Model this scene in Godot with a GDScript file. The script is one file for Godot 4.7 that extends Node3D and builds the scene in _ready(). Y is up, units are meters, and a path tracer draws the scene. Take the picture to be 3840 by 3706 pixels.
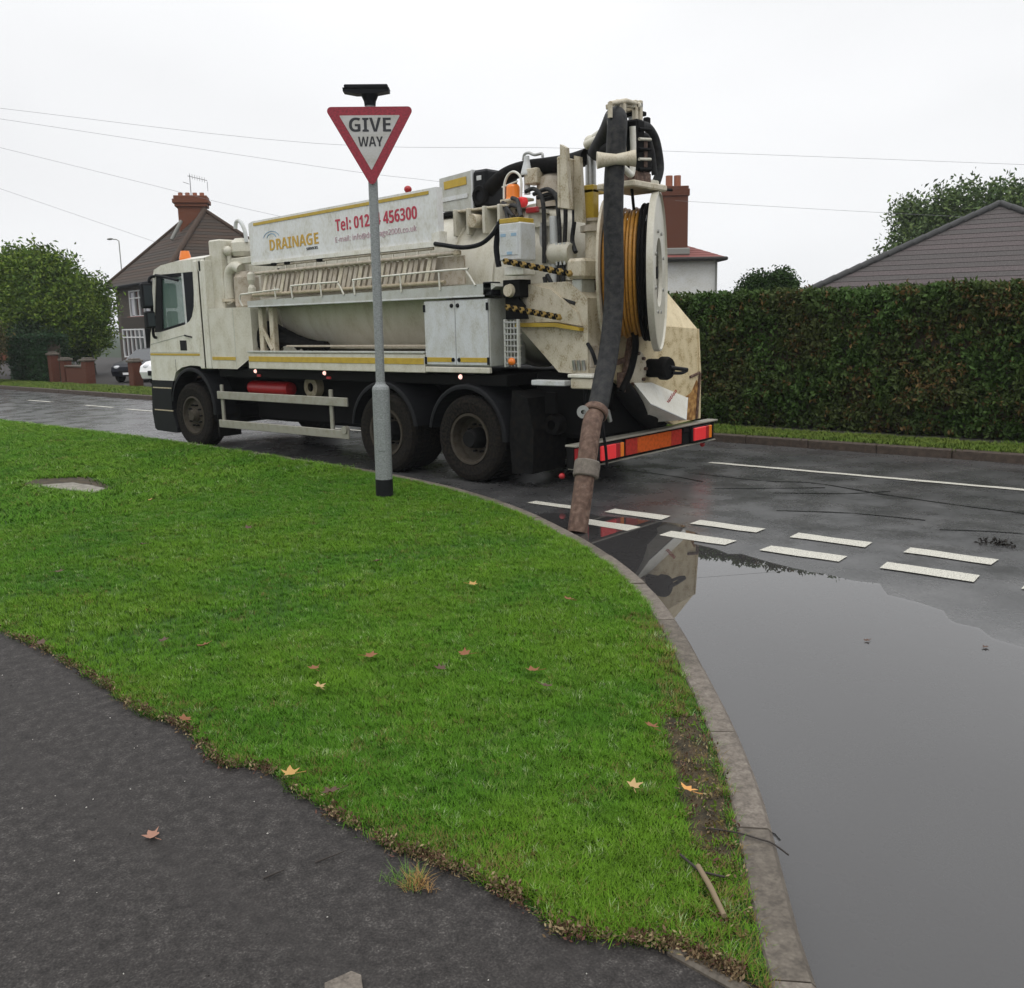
extends Node3D
# A drain-clearing tanker parked on a wet suburban road beside a grass verge and a GIVE WAY sign.
# World: x runs along the main road (to the right), -z across it, y up, metres; the road surface is y = 0.

const ROAD_Y := 0.0
const TOP := 0.1            # top of kerb, verge and footpath
var rng := RandomNumberGenerator.new()
var names := {}
var M := {}

# ------------------------------------------------------------------ mesh building
class Shape:
	var v := PackedVector3Array()
	var n := PackedVector3Array()
	func tri(a: Vector3, b: Vector3, c: Vector3, na: Vector3, nb: Vector3, nc: Vector3) -> void:
		if (b - a).cross(c - a).dot(na + nb + nc) > 0.0:
			v.append_array([a, c, b]); n.append_array([na, nc, nb])
		else:
			v.append_array([a, b, c]); n.append_array([na, nb, nc])
	func flat(a: Vector3, b: Vector3, c: Vector3, inside: Vector3) -> void:
		var m := (b - a).cross(c - a)
		if m.length() < 1e-12: return
		m = m.normalized()
		if m.dot((a + b + c) / 3.0 - inside) < 0.0: m = -m
		tri(a, b, c, m, m, m)
	func flat_n(a: Vector3, b: Vector3, c: Vector3, m: Vector3) -> void:
		tri(a, b, c, m, m, m)
	func quad(a: Vector3, b: Vector3, c: Vector3, d: Vector3, inside: Vector3) -> void:
		var m := (c - a).cross(d - b)
		if m.length() < 1e-12: return
		m = m.normalized()
		if m.dot((a + b + c + d) / 4.0 - inside) < 0.0: m = -m
		tri(a, b, c, m, m, m); tri(a, c, d, m, m, m)
	func box(c: Vector3, s: Vector3, ch := 0.006, bs := Basis()) -> void:
		var h := s / 2.0
		ch = minf(ch, minf(h.x, minf(h.y, h.z)) * 0.45)
		var P := func(ax: int, sg: Vector3) -> Vector3:
			var q := Vector3(h.x - ch, h.y - ch, h.z - ch)
			q[ax] = h[ax]
			return c + bs * (q * sg)
		for ax in 3:
			var o1 := (ax + 1) % 3
			var o2 := (ax + 2) % 3
			for s1 in [-1.0, 1.0]:
				var q := []
				for k in [[-1.0, -1.0], [1.0, -1.0], [1.0, 1.0], [-1.0, 1.0]]:
					var sg := Vector3.ONE
					sg[ax] = s1; sg[o1] = k[0]; sg[o2] = k[1]
					q.append(P.call(ax, sg))
				quad(q[0], q[1], q[2], q[3], c)
				for s2 in [-1.0, 1.0]:   # edge between face ax and face o1
					var e := []
					for k in [-1.0, 1.0]:
						var sg2 := Vector3.ONE
						sg2[ax] = s1; sg2[o1] = s2; sg2[o2] = k
						e.append(P.call(ax, sg2)); e.append(P.call(o1, sg2))
					quad(e[0], e[1], e[3], e[2], c)
		for sx in [-1.0, 1.0]:
			for sy in [-1.0, 1.0]:
				for sz in [-1.0, 1.0]:
					var sg3 := Vector3(sx, sy, sz)
					flat(P.call(0, sg3), P.call(1, sg3), P.call(2, sg3), c)
	func span(a: Vector3, b: Vector3, ch := 0.006) -> void:   # box between two corners
		box((a + b) / 2.0, (b - a).abs(), ch)
	func bar(a: Vector3, b: Vector3, w: float, h: float, ch := 0.004) -> void:  # box along a line, w across, h upward
		var d := (b - a).normalized()
		var u := Vector3.UP if absf(d.y) < 0.95 else Vector3.RIGHT
		var sd := d.cross(u).normalized()
		box((a + b) / 2.0, Vector3(a.distance_to(b), h, w), ch, Basis(d, sd.cross(d), sd))
	func tube(p: Array, r, sides := 10, caps := true) -> void:
		var m := p.size()
		var tang := []
		for i in m:
			var t: Vector3 = (p[mini(i + 1, m - 1)] - p[maxi(i - 1, 0)])
			tang.append(t.normalized())
		var ref: Vector3 = Vector3.UP if absf(tang[0].y) < 0.9 else Vector3.RIGHT
		var u: Vector3 = (ref - tang[0] * ref.dot(tang[0])).normalized()
		var pr := []
		for i in m:
			var t2: Vector3 = tang[i]
			u = (u - t2 * u.dot(t2)).normalized()
			var w := t2.cross(u)
			var rad: float = r[i] if r is Array else r
			var ring := []
			var nor := []
			for k in sides:
				var a := TAU * k / sides
				var d := u * cos(a) + w * sin(a)
				ring.append(p[i] + d * rad); nor.append(d)
			if i > 0:
				for k in sides:
					var j := (k + 1) % sides
					tri(pr[0][k], ring[k], ring[j], pr[1][k], nor[k], nor[j])
					tri(pr[0][k], ring[j], pr[0][j], pr[1][k], nor[j], pr[1][j])
			if caps and (i == 0 or i == m - 1):
				var cn: Vector3 = -t2 if i == 0 else t2
				for k in sides:
					flat_n(p[i], ring[k], ring[(k + 1) % sides], cn)
			pr = [ring, nor]
	func cyl(a: Vector3, b: Vector3, r: float, sides := 14) -> void:
		tube([a, b], r, sides)
	func lathe(prof: Array, o: Vector3, axis: Vector3, segs := 28, from := 0.0, to := TAU, ref := Vector3.ZERO) -> void:
		# prof: Vector2(radius, along the axis); sharp between profile pieces, smooth around
		var up := ref if ref != Vector3.ZERO else (Vector3.UP if absf(axis.y) < 0.9 else Vector3.RIGHT)
		var u := (up - axis * up.dot(axis)).normalized()
		var w := axis.cross(u)
		for i in prof.size() - 1:
			var A: Vector2 = prof[i]
			var B: Vector2 = prof[i + 1]
			var e := (B - A).normalized()
			for k in segs:
				var a0 := from + (to - from) * k / segs
				var a1 := from + (to - from) * (k + 1) / segs
				var d0 := u * cos(a0) + w * sin(a0)
				var d1 := u * cos(a1) + w * sin(a1)
				var n0 := (d0 * -e.y + axis * e.x)
				var n1 := (d1 * -e.y + axis * e.x)
				if e.y > 0.0 or (e.y == 0.0 and e.x > 0.0): n0 = -n0; n1 = -n1
				# outward: profile listed so that the solid lies on its right-hand side
				var p00 := o + d0 * A.x + axis * A.y
				var p01 := o + d1 * A.x + axis * A.y
				var p10 := o + d0 * B.x + axis * B.y
				var p11 := o + d1 * B.x + axis * B.y
				tri(p00, p10, p11, n0, n0, n1)
				tri(p00, p11, p01, n0, n1, n1)
	func prism(poly: PackedVector2Array, o: Vector3, U: Vector3, V: Vector3, D: Vector3) -> void:
		# outline in the plane U, V, swept along D
		var ids := Geometry2D.triangulate_polygon(poly)
		var dn := D.normalized()
		var q := []
		for p in poly: q.append(o + U * p.x + V * p.y)
		for i in range(0, ids.size(), 3):
			flat_n(q[ids[i]], q[ids[i + 1]], q[ids[i + 2]], -dn)
			flat_n(q[ids[i]] + D, q[ids[i + 1]] + D, q[ids[i + 2]] + D, dn)
		var ccw := not Geometry2D.is_polygon_clockwise(poly)
		for i in poly.size():
			var j := (i + 1) % poly.size()
			var e: Vector2 = (poly[j] - poly[i]).normalized()
			var o2 := Vector2(e.y, -e.x) if ccw else Vector2(-e.y, e.x)
			var m := (U * o2.x + V * o2.y).normalized()
			tri(q[i], q[j], q[j] + D, m, m, m)
			tri(q[i], q[j] + D, q[i] + D, m, m, m)
	func sheet(poly: PackedVector2Array, y: float) -> void:   # level sheet, poly in (x, z)
		var ids := Geometry2D.triangulate_polygon(poly)
		for i in range(0, ids.size(), 3):
			var a := poly[ids[i]]; var b := poly[ids[i + 1]]; var c := poly[ids[i + 2]]
			flat_n(Vector3(a.x, y, a.y), Vector3(b.x, y, b.y), Vector3(c.x, y, c.y), Vector3.UP)
	func ball(c: Vector3, r: Vector3, seg := 14, rings := 8) -> void:
		for i in rings:
			for k in seg:
				var q := []
				for z in [[i, k], [i + 1, k], [i + 1, k + 1], [i, k + 1]]:
					var th: float = PI * z[0] / rings
					var ph: float = TAU * z[1] / seg
					q.append(Vector3(sin(th) * cos(ph), cos(th), sin(th) * sin(ph)))
				if i > 0 : tri(c + q[0] * r, c + q[1] * r, c + q[3] * r, q[0], q[1], q[3])
				tri(c + q[1] * r, c + q[2] * r, c + q[3] * r, q[1], q[2], q[3])
	func disc(c: Vector3, axis: Vector3, r0: float, r1: float, thick: float, segs := 40) -> void:   # ring plate
		lathe([Vector2(r0, -thick / 2), Vector2(r1, -thick / 2), Vector2(r1, thick / 2), Vector2(r0, thick / 2), Vector2(r0, -thick / 2)], c, axis, segs)
	func mesh() -> ArrayMesh:
		var a := []
		a.resize(Mesh.ARRAY_MAX)
		a[Mesh.ARRAY_VERTEX] = v
		a[Mesh.ARRAY_NORMAL] = n
		var m := ArrayMesh.new()
		m.add_surface_from_arrays(Mesh.PRIMITIVE_TRIANGLES, a)
		return m

# ------------------------------------------------------------------ scene objects
func numbered(parent: Node, called: String) -> String:
	var key := str(parent.get_instance_id()) + called
	var k: int = names.get(key, 0)
	names[key] = k + 1
	return called if k == 0 else "%s_%03d" % [called, k]

func obj(called: String, shape: Shape, m: Material, parent: Node = null) -> MeshInstance3D:
	var p: Node = parent if parent else self
	var o := MeshInstance3D.new()
	o.name = numbered(p, called)
	o.mesh = shape.mesh()
	o.material_override = m
	p.add_child(o, true)
	return o

func node(called: String, parent: Node = null) -> Node3D:
	var p: Node = parent if parent else self
	var o := Node3D.new()
	o.name = numbered(p, called)
	p.add_child(o, true)
	return o

func tag(o: Node, label: String, category: String, group := "") -> Node:
	o.set_meta("label", label); o.set_meta("category", category)
	if group != "": o.set_meta("group", group)
	return o

func struct(o: Node) -> Node:
	o.set_meta("kind", "structure")
	return o

func stuff(o: Node) -> Node:
	o.set_meta("kind", "stuff")
	return o

func copies(called: String, m: Mesh, mt: Material, xf: Array, cols: Array, parent: Node = null) -> MultiMeshInstance3D:
	var p: Node = parent if parent else self
	var mm := MultiMesh.new()
	mm.transform_format = MultiMesh.TRANSFORM_3D
	mm.use_colors = true
	mm.mesh = m
	mm.instance_count = xf.size()
	for i in xf.size():
		mm.set_instance_transform(i, xf[i])
		mm.set_instance_color(i, cols[i])
	var o := MultiMeshInstance3D.new()
	o.name = numbered(p, called)
	o.multimesh = mm
	o.material_override = mt
	p.add_child(o, true)
	return o

func text(words: String, size: float, depth: float, m: Material, xf: Transform3D, parent: Node, called: String, font_name := "Droid Sans", weight := 700, width := 0.0) -> MeshInstance3D:
	var f := SystemFont.new()
	f.font_names = PackedStringArray([font_name]); f.font_weight = weight
	var t := TextMesh.new()
	t.text = words; t.font = f; t.font_size = 64; t.pixel_size = size / 46.0; t.depth = depth; t.curve_step = 4.0
	var o := MeshInstance3D.new()
	o.name = numbered(parent, called)
	o.mesh = t; o.material_override = m
	if width > 0.0:
		var w := t.get_aabb().size.x
		xf = xf.scaled_local(Vector3(width / w, 1, 1))
	o.transform = xf
	parent.add_child(o, true)
	return o

# ------------------------------------------------------------------ materials
func noise(sd: int, freq: float, oct: int, kind := FastNoiseLite.TYPE_SIMPLEX_SMOOTH) -> FastNoiseLite:
	var f := FastNoiseLite.new()
	f.seed = sd; f.frequency = freq; f.noise_type = kind
	f.fractal_type = FastNoiseLite.FRACTAL_FBM; f.fractal_octaves = oct
	return f

# layers: [noise, weight]; ramp: [position, colour] in sRGB; the sum of the layers picks the colour
func tex(size: int, layers: Array, ramp: Array) -> ImageTexture:
	var lut := PackedByteArray()
	for i in 256:
		var t := i / 255.0
		var c: Color = ramp[ramp.size() - 1][1]
		for k in ramp.size() - 1:
			if t <= ramp[k + 1][0]:
				c = ramp[k][1].lerp(ramp[k + 1][1], clampf((t - ramp[k][0]) / maxf(1e-4, ramp[k + 1][0] - ramp[k][0]), 0, 1))
				break
		lut.append_array([int(clampf(c.r, 0, 1) * 255), int(clampf(c.g, 0, 1) * 255), int(clampf(c.b, 0, 1) * 255)])
	var data := []
	for l in layers:
		var im: Image = l[0].get_seamless_image(size, size, false, false, 0.1, true)
		im.convert(Image.FORMAT_L8)
		data.append(im.get_data())
	var w: Array = layers.map(func(l): return l[1])
	var out := PackedByteArray()
	out.resize(size * size * 3)
	var nl := data.size()
	var d0: PackedByteArray = data[0]
	var d1: PackedByteArray = data[1] if nl > 1 else data[0]
	var w0: float = w[0]
	var w1: float = w[1] if nl > 1 else 0.0
	var j := 0
	for i in size * size:
		var q := clampi(int(d0[i] * w0 + d1[i] * w1), 0, 255) * 3
		out[j] = lut[q]; out[j + 1] = lut[q + 1]; out[j + 2] = lut[q + 2]
		j += 3
	var im2 := Image.create_from_data(size, size, false, Image.FORMAT_RGB8, out)
	im2.generate_mipmaps()
	return ImageTexture.create_from_image(im2)

func lin(r: float, g: float, b: float) -> Color:
	return Color(r, g, b).linear_to_srgb()

func mat(c: Color, rough: float, metal := 0.0, t: Texture2D = null, scale := 1.0) -> StandardMaterial3D:
	var m := StandardMaterial3D.new()
	m.albedo_color = c; m.roughness = rough; m.metallic = metal
	if t:
		m.albedo_texture = t
		m.uv1_triplanar = true; m.uv1_world_triplanar = true
		m.uv1_scale = Vector3.ONE * scale
	return m

func relief(m: StandardMaterial3D, t: Texture2D, cm: float) -> StandardMaterial3D:
	m.heightmap_enabled = true; m.heightmap_texture = t; m.heightmap_scale = cm
	return m

func glow(c: Color, e: float) -> StandardMaterial3D:
	var m := mat(c, 0.3)
	m.emission_enabled = true; m.emission = c; m.emission_energy_multiplier = e
	return m

func g(v: float) -> Color: return Color(v, v, v)

func make_materials() -> void:
	var W := Color.WHITE
	var grain := noise(3, 0.22, 2, FastNoiseLite.TYPE_VALUE)
	var patch := noise(5, 0.006, 4)
	# asphalt of the footpath: dark binder with pale chippings
	var tp := tex(2048, [[noise(11, 0.33, 2, FastNoiseLite.TYPE_VALUE), 0.62], [noise(12, 0.02, 5), 0.38]],
		[[0.0, Color(.11, .105, .102)], [0.36, Color(.185, .176, .172)], [0.58, Color(.235, .224, .218)], [0.72, Color(.29, .278, .27)], [0.84, Color(.4, .39, .375)], [1.0, Color(.62, .61, .58)]])
	M.path = relief(mat(g(1.0), 0.75, 0, tp, 1.0 / 3.0), tp, 0.25)
	M.path.metallic_specular = 0.3
	var tr := tex(2048, [[noise(21, 0.3, 2, FastNoiseLite.TYPE_VALUE), 0.5], [noise(22, 0.0035, 5), 0.5]],
		[[0.0, Color(.22, .22, .223)], [0.35, Color(.3, .3, .303)], [0.6, Color(.37, .368, .37)], [0.8, Color(.45, .445, .445)], [1.0, Color(.58, .57, .56)]])
	M.road = mat(g(.8), 1.0, 0, tr, 1.0 / 6.0)
	M.road.roughness_texture = tex(1024, [[noise(23, 0.009, 5), 0.75], [grain, 0.25]], [[0.2, g(.2)], [0.5, g(.28)], [0.8, g(.38)]])
	M.road.metallic_specular = 1.0
	M.road.roughness_texture_channel = BaseMaterial3D.TEXTURE_CHANNEL_GREEN
	relief(M.road, tr, 0.25)
	var stone := tex(512, [[noise(31, 0.18, 3, FastNoiseLite.TYPE_VALUE), 0.5], [noise(32, 0.02, 4), 0.5]],
		[[0.1, Color(.29, .27, .245)], [0.5, Color(.44, .415, .385)], [0.85, Color(.55, .53, .495)], [1.0, Color(.66, .65, .62)]])
	M.kerb = relief(mat(Color(.92, .9, .88), 0.7, 0, stone, 1.6), stone, 0.2)
	M.kerb2 = relief(mat(Color(.8, .78, .75), 0.7, 0, stone, 1.3), stone, 0.2)
	M.kerb_far = mat(Color(.62, .56, .52), 0.75, 0, stone, 1.0)
	M.concrete = relief(mat(Color(1.1, 1.12, 1.1), 0.7, 0, stone, 1.1), stone, 0.2)
	var soil := tex(1024, [[noise(41, 0.12, 3), 0.5], [noise(42, 0.012, 4), 0.5]],
		[[0.1, Color(.1, .09, .05)], [0.45, Color(.2, .17, .1)], [0.7, Color(.3, .25, .16)], [1.0, Color(.45, .4, .3)]])
	M.soil = relief(mat(W, 0.9, 0, soil, 0.7), soil, 0.6)
	var turf := tex(1024, [[noise(43, 0.15, 3), 0.5], [noise(44, 0.01, 4), 0.5]],
		[[0.1, Color(.1, .2, .03)], [0.5, Color(.17, .3, .05)], [1.0, Color(.28, .4, .1)]])
	M.turf = relief(mat(W, 0.95, 0, turf, 0.5), turf, 1.0)
	M.ground = mat(Color(.5, .55, .4), 0.95, 0, turf, 0.1)
	var worn := tex(1024, [[noise(51, 0.06, 5), 0.75], [grain, 0.25]], [[0.2, Color(.36, .35, .34)], [0.34, Color(.58, .57, .54)], [0.46, Color(.76, .75, .7)], [1.0, Color(.88, .87, .83)]])
	M.marking = mat(W, 0.5, 0, worn, 1.2)
	M.tar = mat(lin(.012, .012, .013), 0.25)
	var w := StandardMaterial3D.new()
	w.transparency = BaseMaterial3D.TRANSPARENCY_ALPHA
	w.albedo_color = Color(.225, .22, .22, .86); w.roughness = 0.0; w.metallic_specular = 0.62
	M.water = w
	# foliage
	for k in [["grass", .8], ["leaf", .65], ["hedge", .65]]:
		var m := mat(Color.WHITE, k[1])
		m.vertex_color_use_as_albedo = true
		m.backlight_enabled = true; m.backlight = Color(.22, .3, .08)
		m.cull_mode = BaseMaterial3D.CULL_DISABLED
		m.metallic_specular = 0.25
		M[k[0]] = m
	M.dead = mat(Color.WHITE, .75); M.dead.vertex_color_use_as_albedo = true
	M.dead.cull_mode = BaseMaterial3D.CULL_DISABLED
	M.bark = mat(lin(.05, .04, .03), 0.9, 0, tex(256, [[noise(61, .05, 4), 1.0]], [[0.2, g(.55)], [0.8, g(1)]]), 1.5)
	M.core = mat(lin(.06, .046, .032), 1.0)  # hedge core: dark brown standing in for shade between the leaves
	M.twig = mat(lin(.03, .024, .02), 0.8)
	M.stick = mat(lin(.2, .15, .09), 0.8, 0, soil, 6.0); M.stick.albedo_texture = null
	# truck
	var grime := tex(1024, [[noise(71, 0.006, 6), 0.55], [noise(72, 0.05, 5), 0.45]],
		[[0.1, Color(.8, .78, .72)], [0.38, Color(.91, .9, .865)], [0.6, Color(.955, .95, .935)], [1.0, Color(1, 1, .99)]])
	var heavy := tex(1024, [[noise(73, 0.007, 6), 0.55], [noise(74, 0.06, 5), 0.45]],
		[[0.1, Color(.56, .49, .39)], [0.3, Color(.78, .735, .65)], [0.42, Color(.89, .865, .81)], [0.62, Color(.94, .92, .88)], [1.0, Color(1, .99, .96)]])
	M.cream = mat(lin(.62, .605, .535), 0.38, 0, grime, 0.7)
	M.white = mat(lin(.76, .755, .71), 0.35, 0, grime, 0.55)
	M.cab = mat(lin(.68, .675, .61), 0.3, 0, grime, 0.45)
	M.dirty = mat(lin(.62, .59, .51), 0.5, 0, heavy, 0.8)
	M.dirtier = mat(lin(.5, .45, .36), 0.6, 0, heavy, 1.6)
	M.grey = mat(lin(.48, .5, .48), 0.42, 0, grime, 0.8)
	M.taupe = mat(lin(.5, .465, .42), 0.6, 0, heavy, 1.1)
	M.alloy = mat(lin(.38, .37, .33), 0.42, 0.35, grime, 1.2)
	M.steel = mat(lin(.42, .43, .44), 0.35, 0.7, grime, 2.0)
	M.panel = mat(lin(.6, .63, .66), 0.35, 0, grime, 0.8)
	M.board = mat(lin(.74, .76, .78), 0.3, 0, grime, 0.35)
	M.yellow = mat(lin(.52, .36, .035), 0.45, 0, grime, 1.0)
	M.chain_yellow = mat(lin(.33, .225, .05), 0.6, 0, heavy, 2.0)
	M.chassis = mat(lin(.008, .008, .008), 0.75)
	M.black = mat(lin(.012, .0125, .014), 0.5)
	M.rubber = mat(lin(.012, .012, .012), 0.75, 0, tex(512, [[noise(81, .02, 5), 1.0]], [[.2, g(.6)], [.6, g(.85)], [.8, Color(1, .9, .78)]]), 1.0)
	M.tyre = mat(lin(.022, .02, .018), 0.85, 0, tex(512, [[noise(82, .03, 5), 1.0]], [[.25, g(.5)], [.55, g(.8)], [.8, Color(1, .93, .82)]]), 1.5)
	M.rim = mat(lin(.07, .064, .057), 0.65, 0.1, heavy, 2.0)
	M.hose = mat(lin(.055, .056, .058), 0.6, 0, tex(512, [[noise(83, .025, 5), 0.7], [grain, 0.3]], [[.2, g(.55)], [.55, g(.8)], [.8, Color(1, .97, .9)]]), 1.0)
	var rust := tex(512, [[noise(84, .02, 5), 0.7], [noise(85, .2, 3), 0.3]], [[.2, Color(.22, .15, .11)], [.5, Color(.36, .27, .22)], [.72, Color(.46, .38, .33)], [1.0, Color(.6, .53, .48)]])
	M.rust = mat(Color.WHITE, 0.75, 0, rust, 1.5)
	M.plate = mat(lin(.76, .67, .47), 0.5, 0, heavy, 0.8)
	M.rust_stain = mat(Color(1, .9, .72), 0.8, 0, tex(512, [[noise(88, .03, 5), 1.0]], [[.2, Color(.46, .35, .22)], [.5, Color(.6, .49, .34)], [.75, Color(.72, .63, .48)]]), 0.6)
	M.orange_hose = mat(lin(.5, .25, .035), 0.5, 0, heavy, 2.0)
	M.glass = StandardMaterial3D.new()
	M.glass.transparency = BaseMaterial3D.TRANSPARENCY_ALPHA
	M.glass.albedo_color = Color(.5, .62, .58, .3); M.glass.roughness = 0.02
	M.amber = mat(lin(.75, .19, .02), 0.25)
	M.amber_lamp = glow(lin(.75, .2, .02), 0.1)
	M.red_lamp = glow(lin(.7, .035, .04), 0.18)
	M.marker_lamp = glow(lin(.95, .55, .48), 1.2)
	M.red = mat(lin(.42, .015, .02), 0.4, 0, grime, 1.5)
	M.reflect_red = mat(lin(.5, .035, .025), 0.35, 0, heavy, 2.2)
	M.reflect_orange = mat(lin(.68, .12, .012), 0.35, 0, heavy, 2.2)
	M.text_red = mat(lin(.42, .02, .05), 0.4)
	M.text_faint = mat(lin(.45, .3, .34), 0.5)
	M.text_gold = mat(lin(.5, .3, .03), 0.4)
	M.text_black = mat(lin(.015, .016, .02), 0.5)
	M.blue_dim = mat(lin(.25, .38, .5), 0.5)
	for k in ["cream", "white", "cab", "dirty", "dirtier", "grey", "panel", "board", "taupe"]:
		var sc: float = M[k].uv1_scale.x
		M[k].uv1_scale = Vector3(sc * 1.25, sc * .75, sc * 1.25)     # rain has drawn the dirt downwards
	for k in ["chassis", "black", "rubber", "tyre", "hose", "rim"]: M[k].metallic_specular = 0.22
	# sign
	M.sign_white = mat(lin(.52, .52, .53), 0.45, 0, grime, 1.1)
	M.sign_red = mat(lin(.34, .015, .035), 0.4, 0, tex(512, [[noise(86, .05, 4), 1.0]], [[.2, g(.7)], [.7, g(1)]]), 2.0)
	M.galv = mat(lin(.3, .32, .32), 0.5, 0.15, tex(512, [[noise(87, .04, 5), 0.6], [grain, .4]], [[.2, g(.7)], [.7, g(1)]]), 2.5)
	# buildings
	M.brick = mat(Color(.86, .82, .8), 0.85, 0, tex(512, [[noise(91, .06, 4), 0.6], [noise(92, .3, 2), 0.4]], [[.2, Color(.32, .19, .13)], [.5, Color(.5, .3, .2)], [.8, Color(.62, .4, .28)]]), 0.8)
	M.brick_stack = mat(Color(.74, .68, .64), 0.85, 0, M.brick.albedo_texture, 1.0)
	M.brick_red = mat(Color(.68, .62, .6), 0.85, 0, M.brick.albedo_texture, 1.1)
	var tiles := tex(512, [[noise(93, .04, 4), 0.6], [noise(94, .25, 2), 0.4]], [[.2, Color(.2, .165, .14)], [.5, Color(.28, .23, .19)], [.8, Color(.33, .29, .22)]])
	M.tile_brown = []
	for k in 3: M.tile_brown.append(mat(Color.from_hsv(.07, .08 * k, .78 + .06 * k), 0.85, 0, tiles, 0.5))
	var slate := tex(512, [[noise(95, .05, 4), 0.6], [noise(96, .25, 2), 0.4]], [[.2, Color(.22, .205, .2)], [.5, Color(.305, .285, .28)], [.8, Color(.4, .375, .37)]])
	M.tile_grey = []
	for k in 3: M.tile_grey.append(mat(Color.from_hsv(.95, .02 * k, .92 + .04 * k), 0.8, 0, slate, 0.6))
	M.ridge = mat(lin(.05, .05, .05), 0.8)
	M.tile_red = mat(lin(.2, .06, .05), 0.8, 0, tiles, 1.0); M.tile_red.albedo_texture = null
	M.render = mat(lin(.78, .79, .8), 0.8, 0, grime, 0.2)
	M.house_wall = mat(lin(.42, .38, .33), 0.9, 0, stone, 0.4)
	M.frame = mat(lin(.7, .7, .7), 0.5)
	M.pane = mat(lin(.03, .035, .04), 0.06); M.pane.metallic_specular = 0.6
	M.curtain = mat(lin(.5, .5, .54), 0.8)
	M.cab_black = mat(lin(.006, .007, .009), 0.1); M.cab_black.metallic_specular = 0.15
	M.car_dark = mat(lin(.008, .009, .014), 0.3); M.car_dark.metallic_specular = 0.25
	M.car_white = mat(lin(.8, .8, .8), 0.15); M.car_white.clearcoat_enabled = true
	M.lamp_glass = mat(lin(.55, .56, .58), 0.08)
	M.wire = mat(lin(.2, .2, .21), 0.7)
	M.terracotta = mat(lin(.3, .11, .06), 0.85)
	M.lead = mat(lin(.22, .22, .2), 0.7)

# ------------------------------------------------------------------ curves on the ground
func smooth(p: Array, step := 4) -> Array:
	var out := []
	for i in p.size() - 1:
		var a: Vector2 = p[maxi(i - 1, 0)]; var b: Vector2 = p[i]; var c: Vector2 = p[i + 1]; var d: Vector2 = p[mini(i + 2, p.size() - 1)]
		for k in step:
			var t := float(k) / step
			out.append(b.cubic_interpolate(c, a, d, t))
	out.append(p[p.size() - 1])
	return out

func bez(a: Vector3, b: Vector3, c: Vector3, d: Vector3, k := 14) -> Array:
	var o := []
	for i in k + 1:
		o.append(a.bezier_interpolate(b, c, d, float(i) / k))
	return o

func through(p: Array, step := 5) -> Array:    # smooth line through points in space
	var o := []
	for i in p.size() - 1:
		var a: Vector3 = p[maxi(i - 1, 0)]; var d: Vector3 = p[mini(i + 2, p.size() - 1)]
		for k in step:
			o.append((p[i] as Vector3).cubic_interpolate(p[i + 1], a, d, float(k) / step))
	o.append(p[p.size() - 1])
	return o

var kerb_in: Array
var path_edge: Array
var verge: PackedVector2Array

# a place seen from the viewpoint: u metres right of the line of sight, w metres away, y up
func from_view(u: float, y: float, w: float) -> Vector3:
	var th := 0.86422
	return Vector3(sin(th) * u - cos(th) * w, y, -cos(th) * u - sin(th) * w)

func ease_edge(p: Array, amp: float, fr: float, sd: int) -> PackedVector2Array:
	# finely divided outline with small natural irregularities
	var f := noise(sd, fr, 4)
	var o := PackedVector2Array()
	for i in p.size():
		var a: Vector2 = p[i]; var b: Vector2 = p[(i + 1) % p.size()]
		var k := maxi(1, int(a.distance_to(b) / 0.12))
		if a.distance_to(b) > 14.0: k = 1
		for j in k:
			var q := a.lerp(b, float(j) / k)
			o.append(q + Vector2(f.get_noise_2d(q.x, q.y), f.get_noise_2d(q.x + 57.0, q.y - 31.0)) * amp)
	return o

# ------------------------------------------------------------------ _ready
func _ready() -> void:
	rng.seed = 7
	# camera: standing on the corner of the footpath, looking across the verge
	var th := 0.86422
	var pt := 0.18009
	var ro := 0.02207
	var rt := Vector3(sin(th), 0, -cos(th))
	var zf := Vector3(-cos(th), 0, -sin(th))
	var fw := zf * cos(pt) - Vector3.UP * sin(pt)
	var up := Vector3.UP * cos(pt) + zf * sin(pt)
	var cam := Camera3D.new()
	cam.name = "Camera"
	cam.transform = Transform3D(Basis(rt * cos(ro) - up * sin(ro), up * cos(ro) + rt * sin(ro), -fw), Vector3(0, 1.7262, 0))
	cam.fov = rad_to_deg(2.0 * atan(946.0 / 1802.1))
	cam.near = 0.05; cam.far = 800.0
	add_child(cam)
	cam.current = true
	# overcast sky
	var env := Environment.new()
	env.background_mode = Environment.BG_SKY
	env.tonemap_mode = Environment.TONE_MAPPER_LINEAR
	env.tonemap_exposure = 1.0
	env.sdfgi_enabled = true; env.ssao_enabled = true; env.ssil_enabled = true
	var sk := Sky.new()
	var pano := PanoramaSkyMaterial.new()
	pano.panorama = overcast()
	sk.sky_material = pano
	env.sky = sk
	env.fog_enabled = true
	env.fog_density = 0.0006
	env.fog_light_color = Color(.88, .9, .92)
	var we := WorldEnvironment.new()
	we.name = "Environment"
	we.environment = env
	add_child(we)
	var sun := DirectionalLight3D.new()
	sun.name = "Sun"
	sun.light_energy = 0.2
	sun.light_angular_distance = 40.0
	sun.light_color = Color(1, .98, .95)
	sun.shadow_enabled = true
	sun.rotation_degrees = Vector3(-62, 35, 0)
	add_child(sun)

	make_materials()
	outlines()
	build_ground()
	build_far_side()
	build_houses()
	build_trees()
	build_truck()
	build_sign()
	build_grass()
	build_hedge()
	build_small_things()

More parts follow.
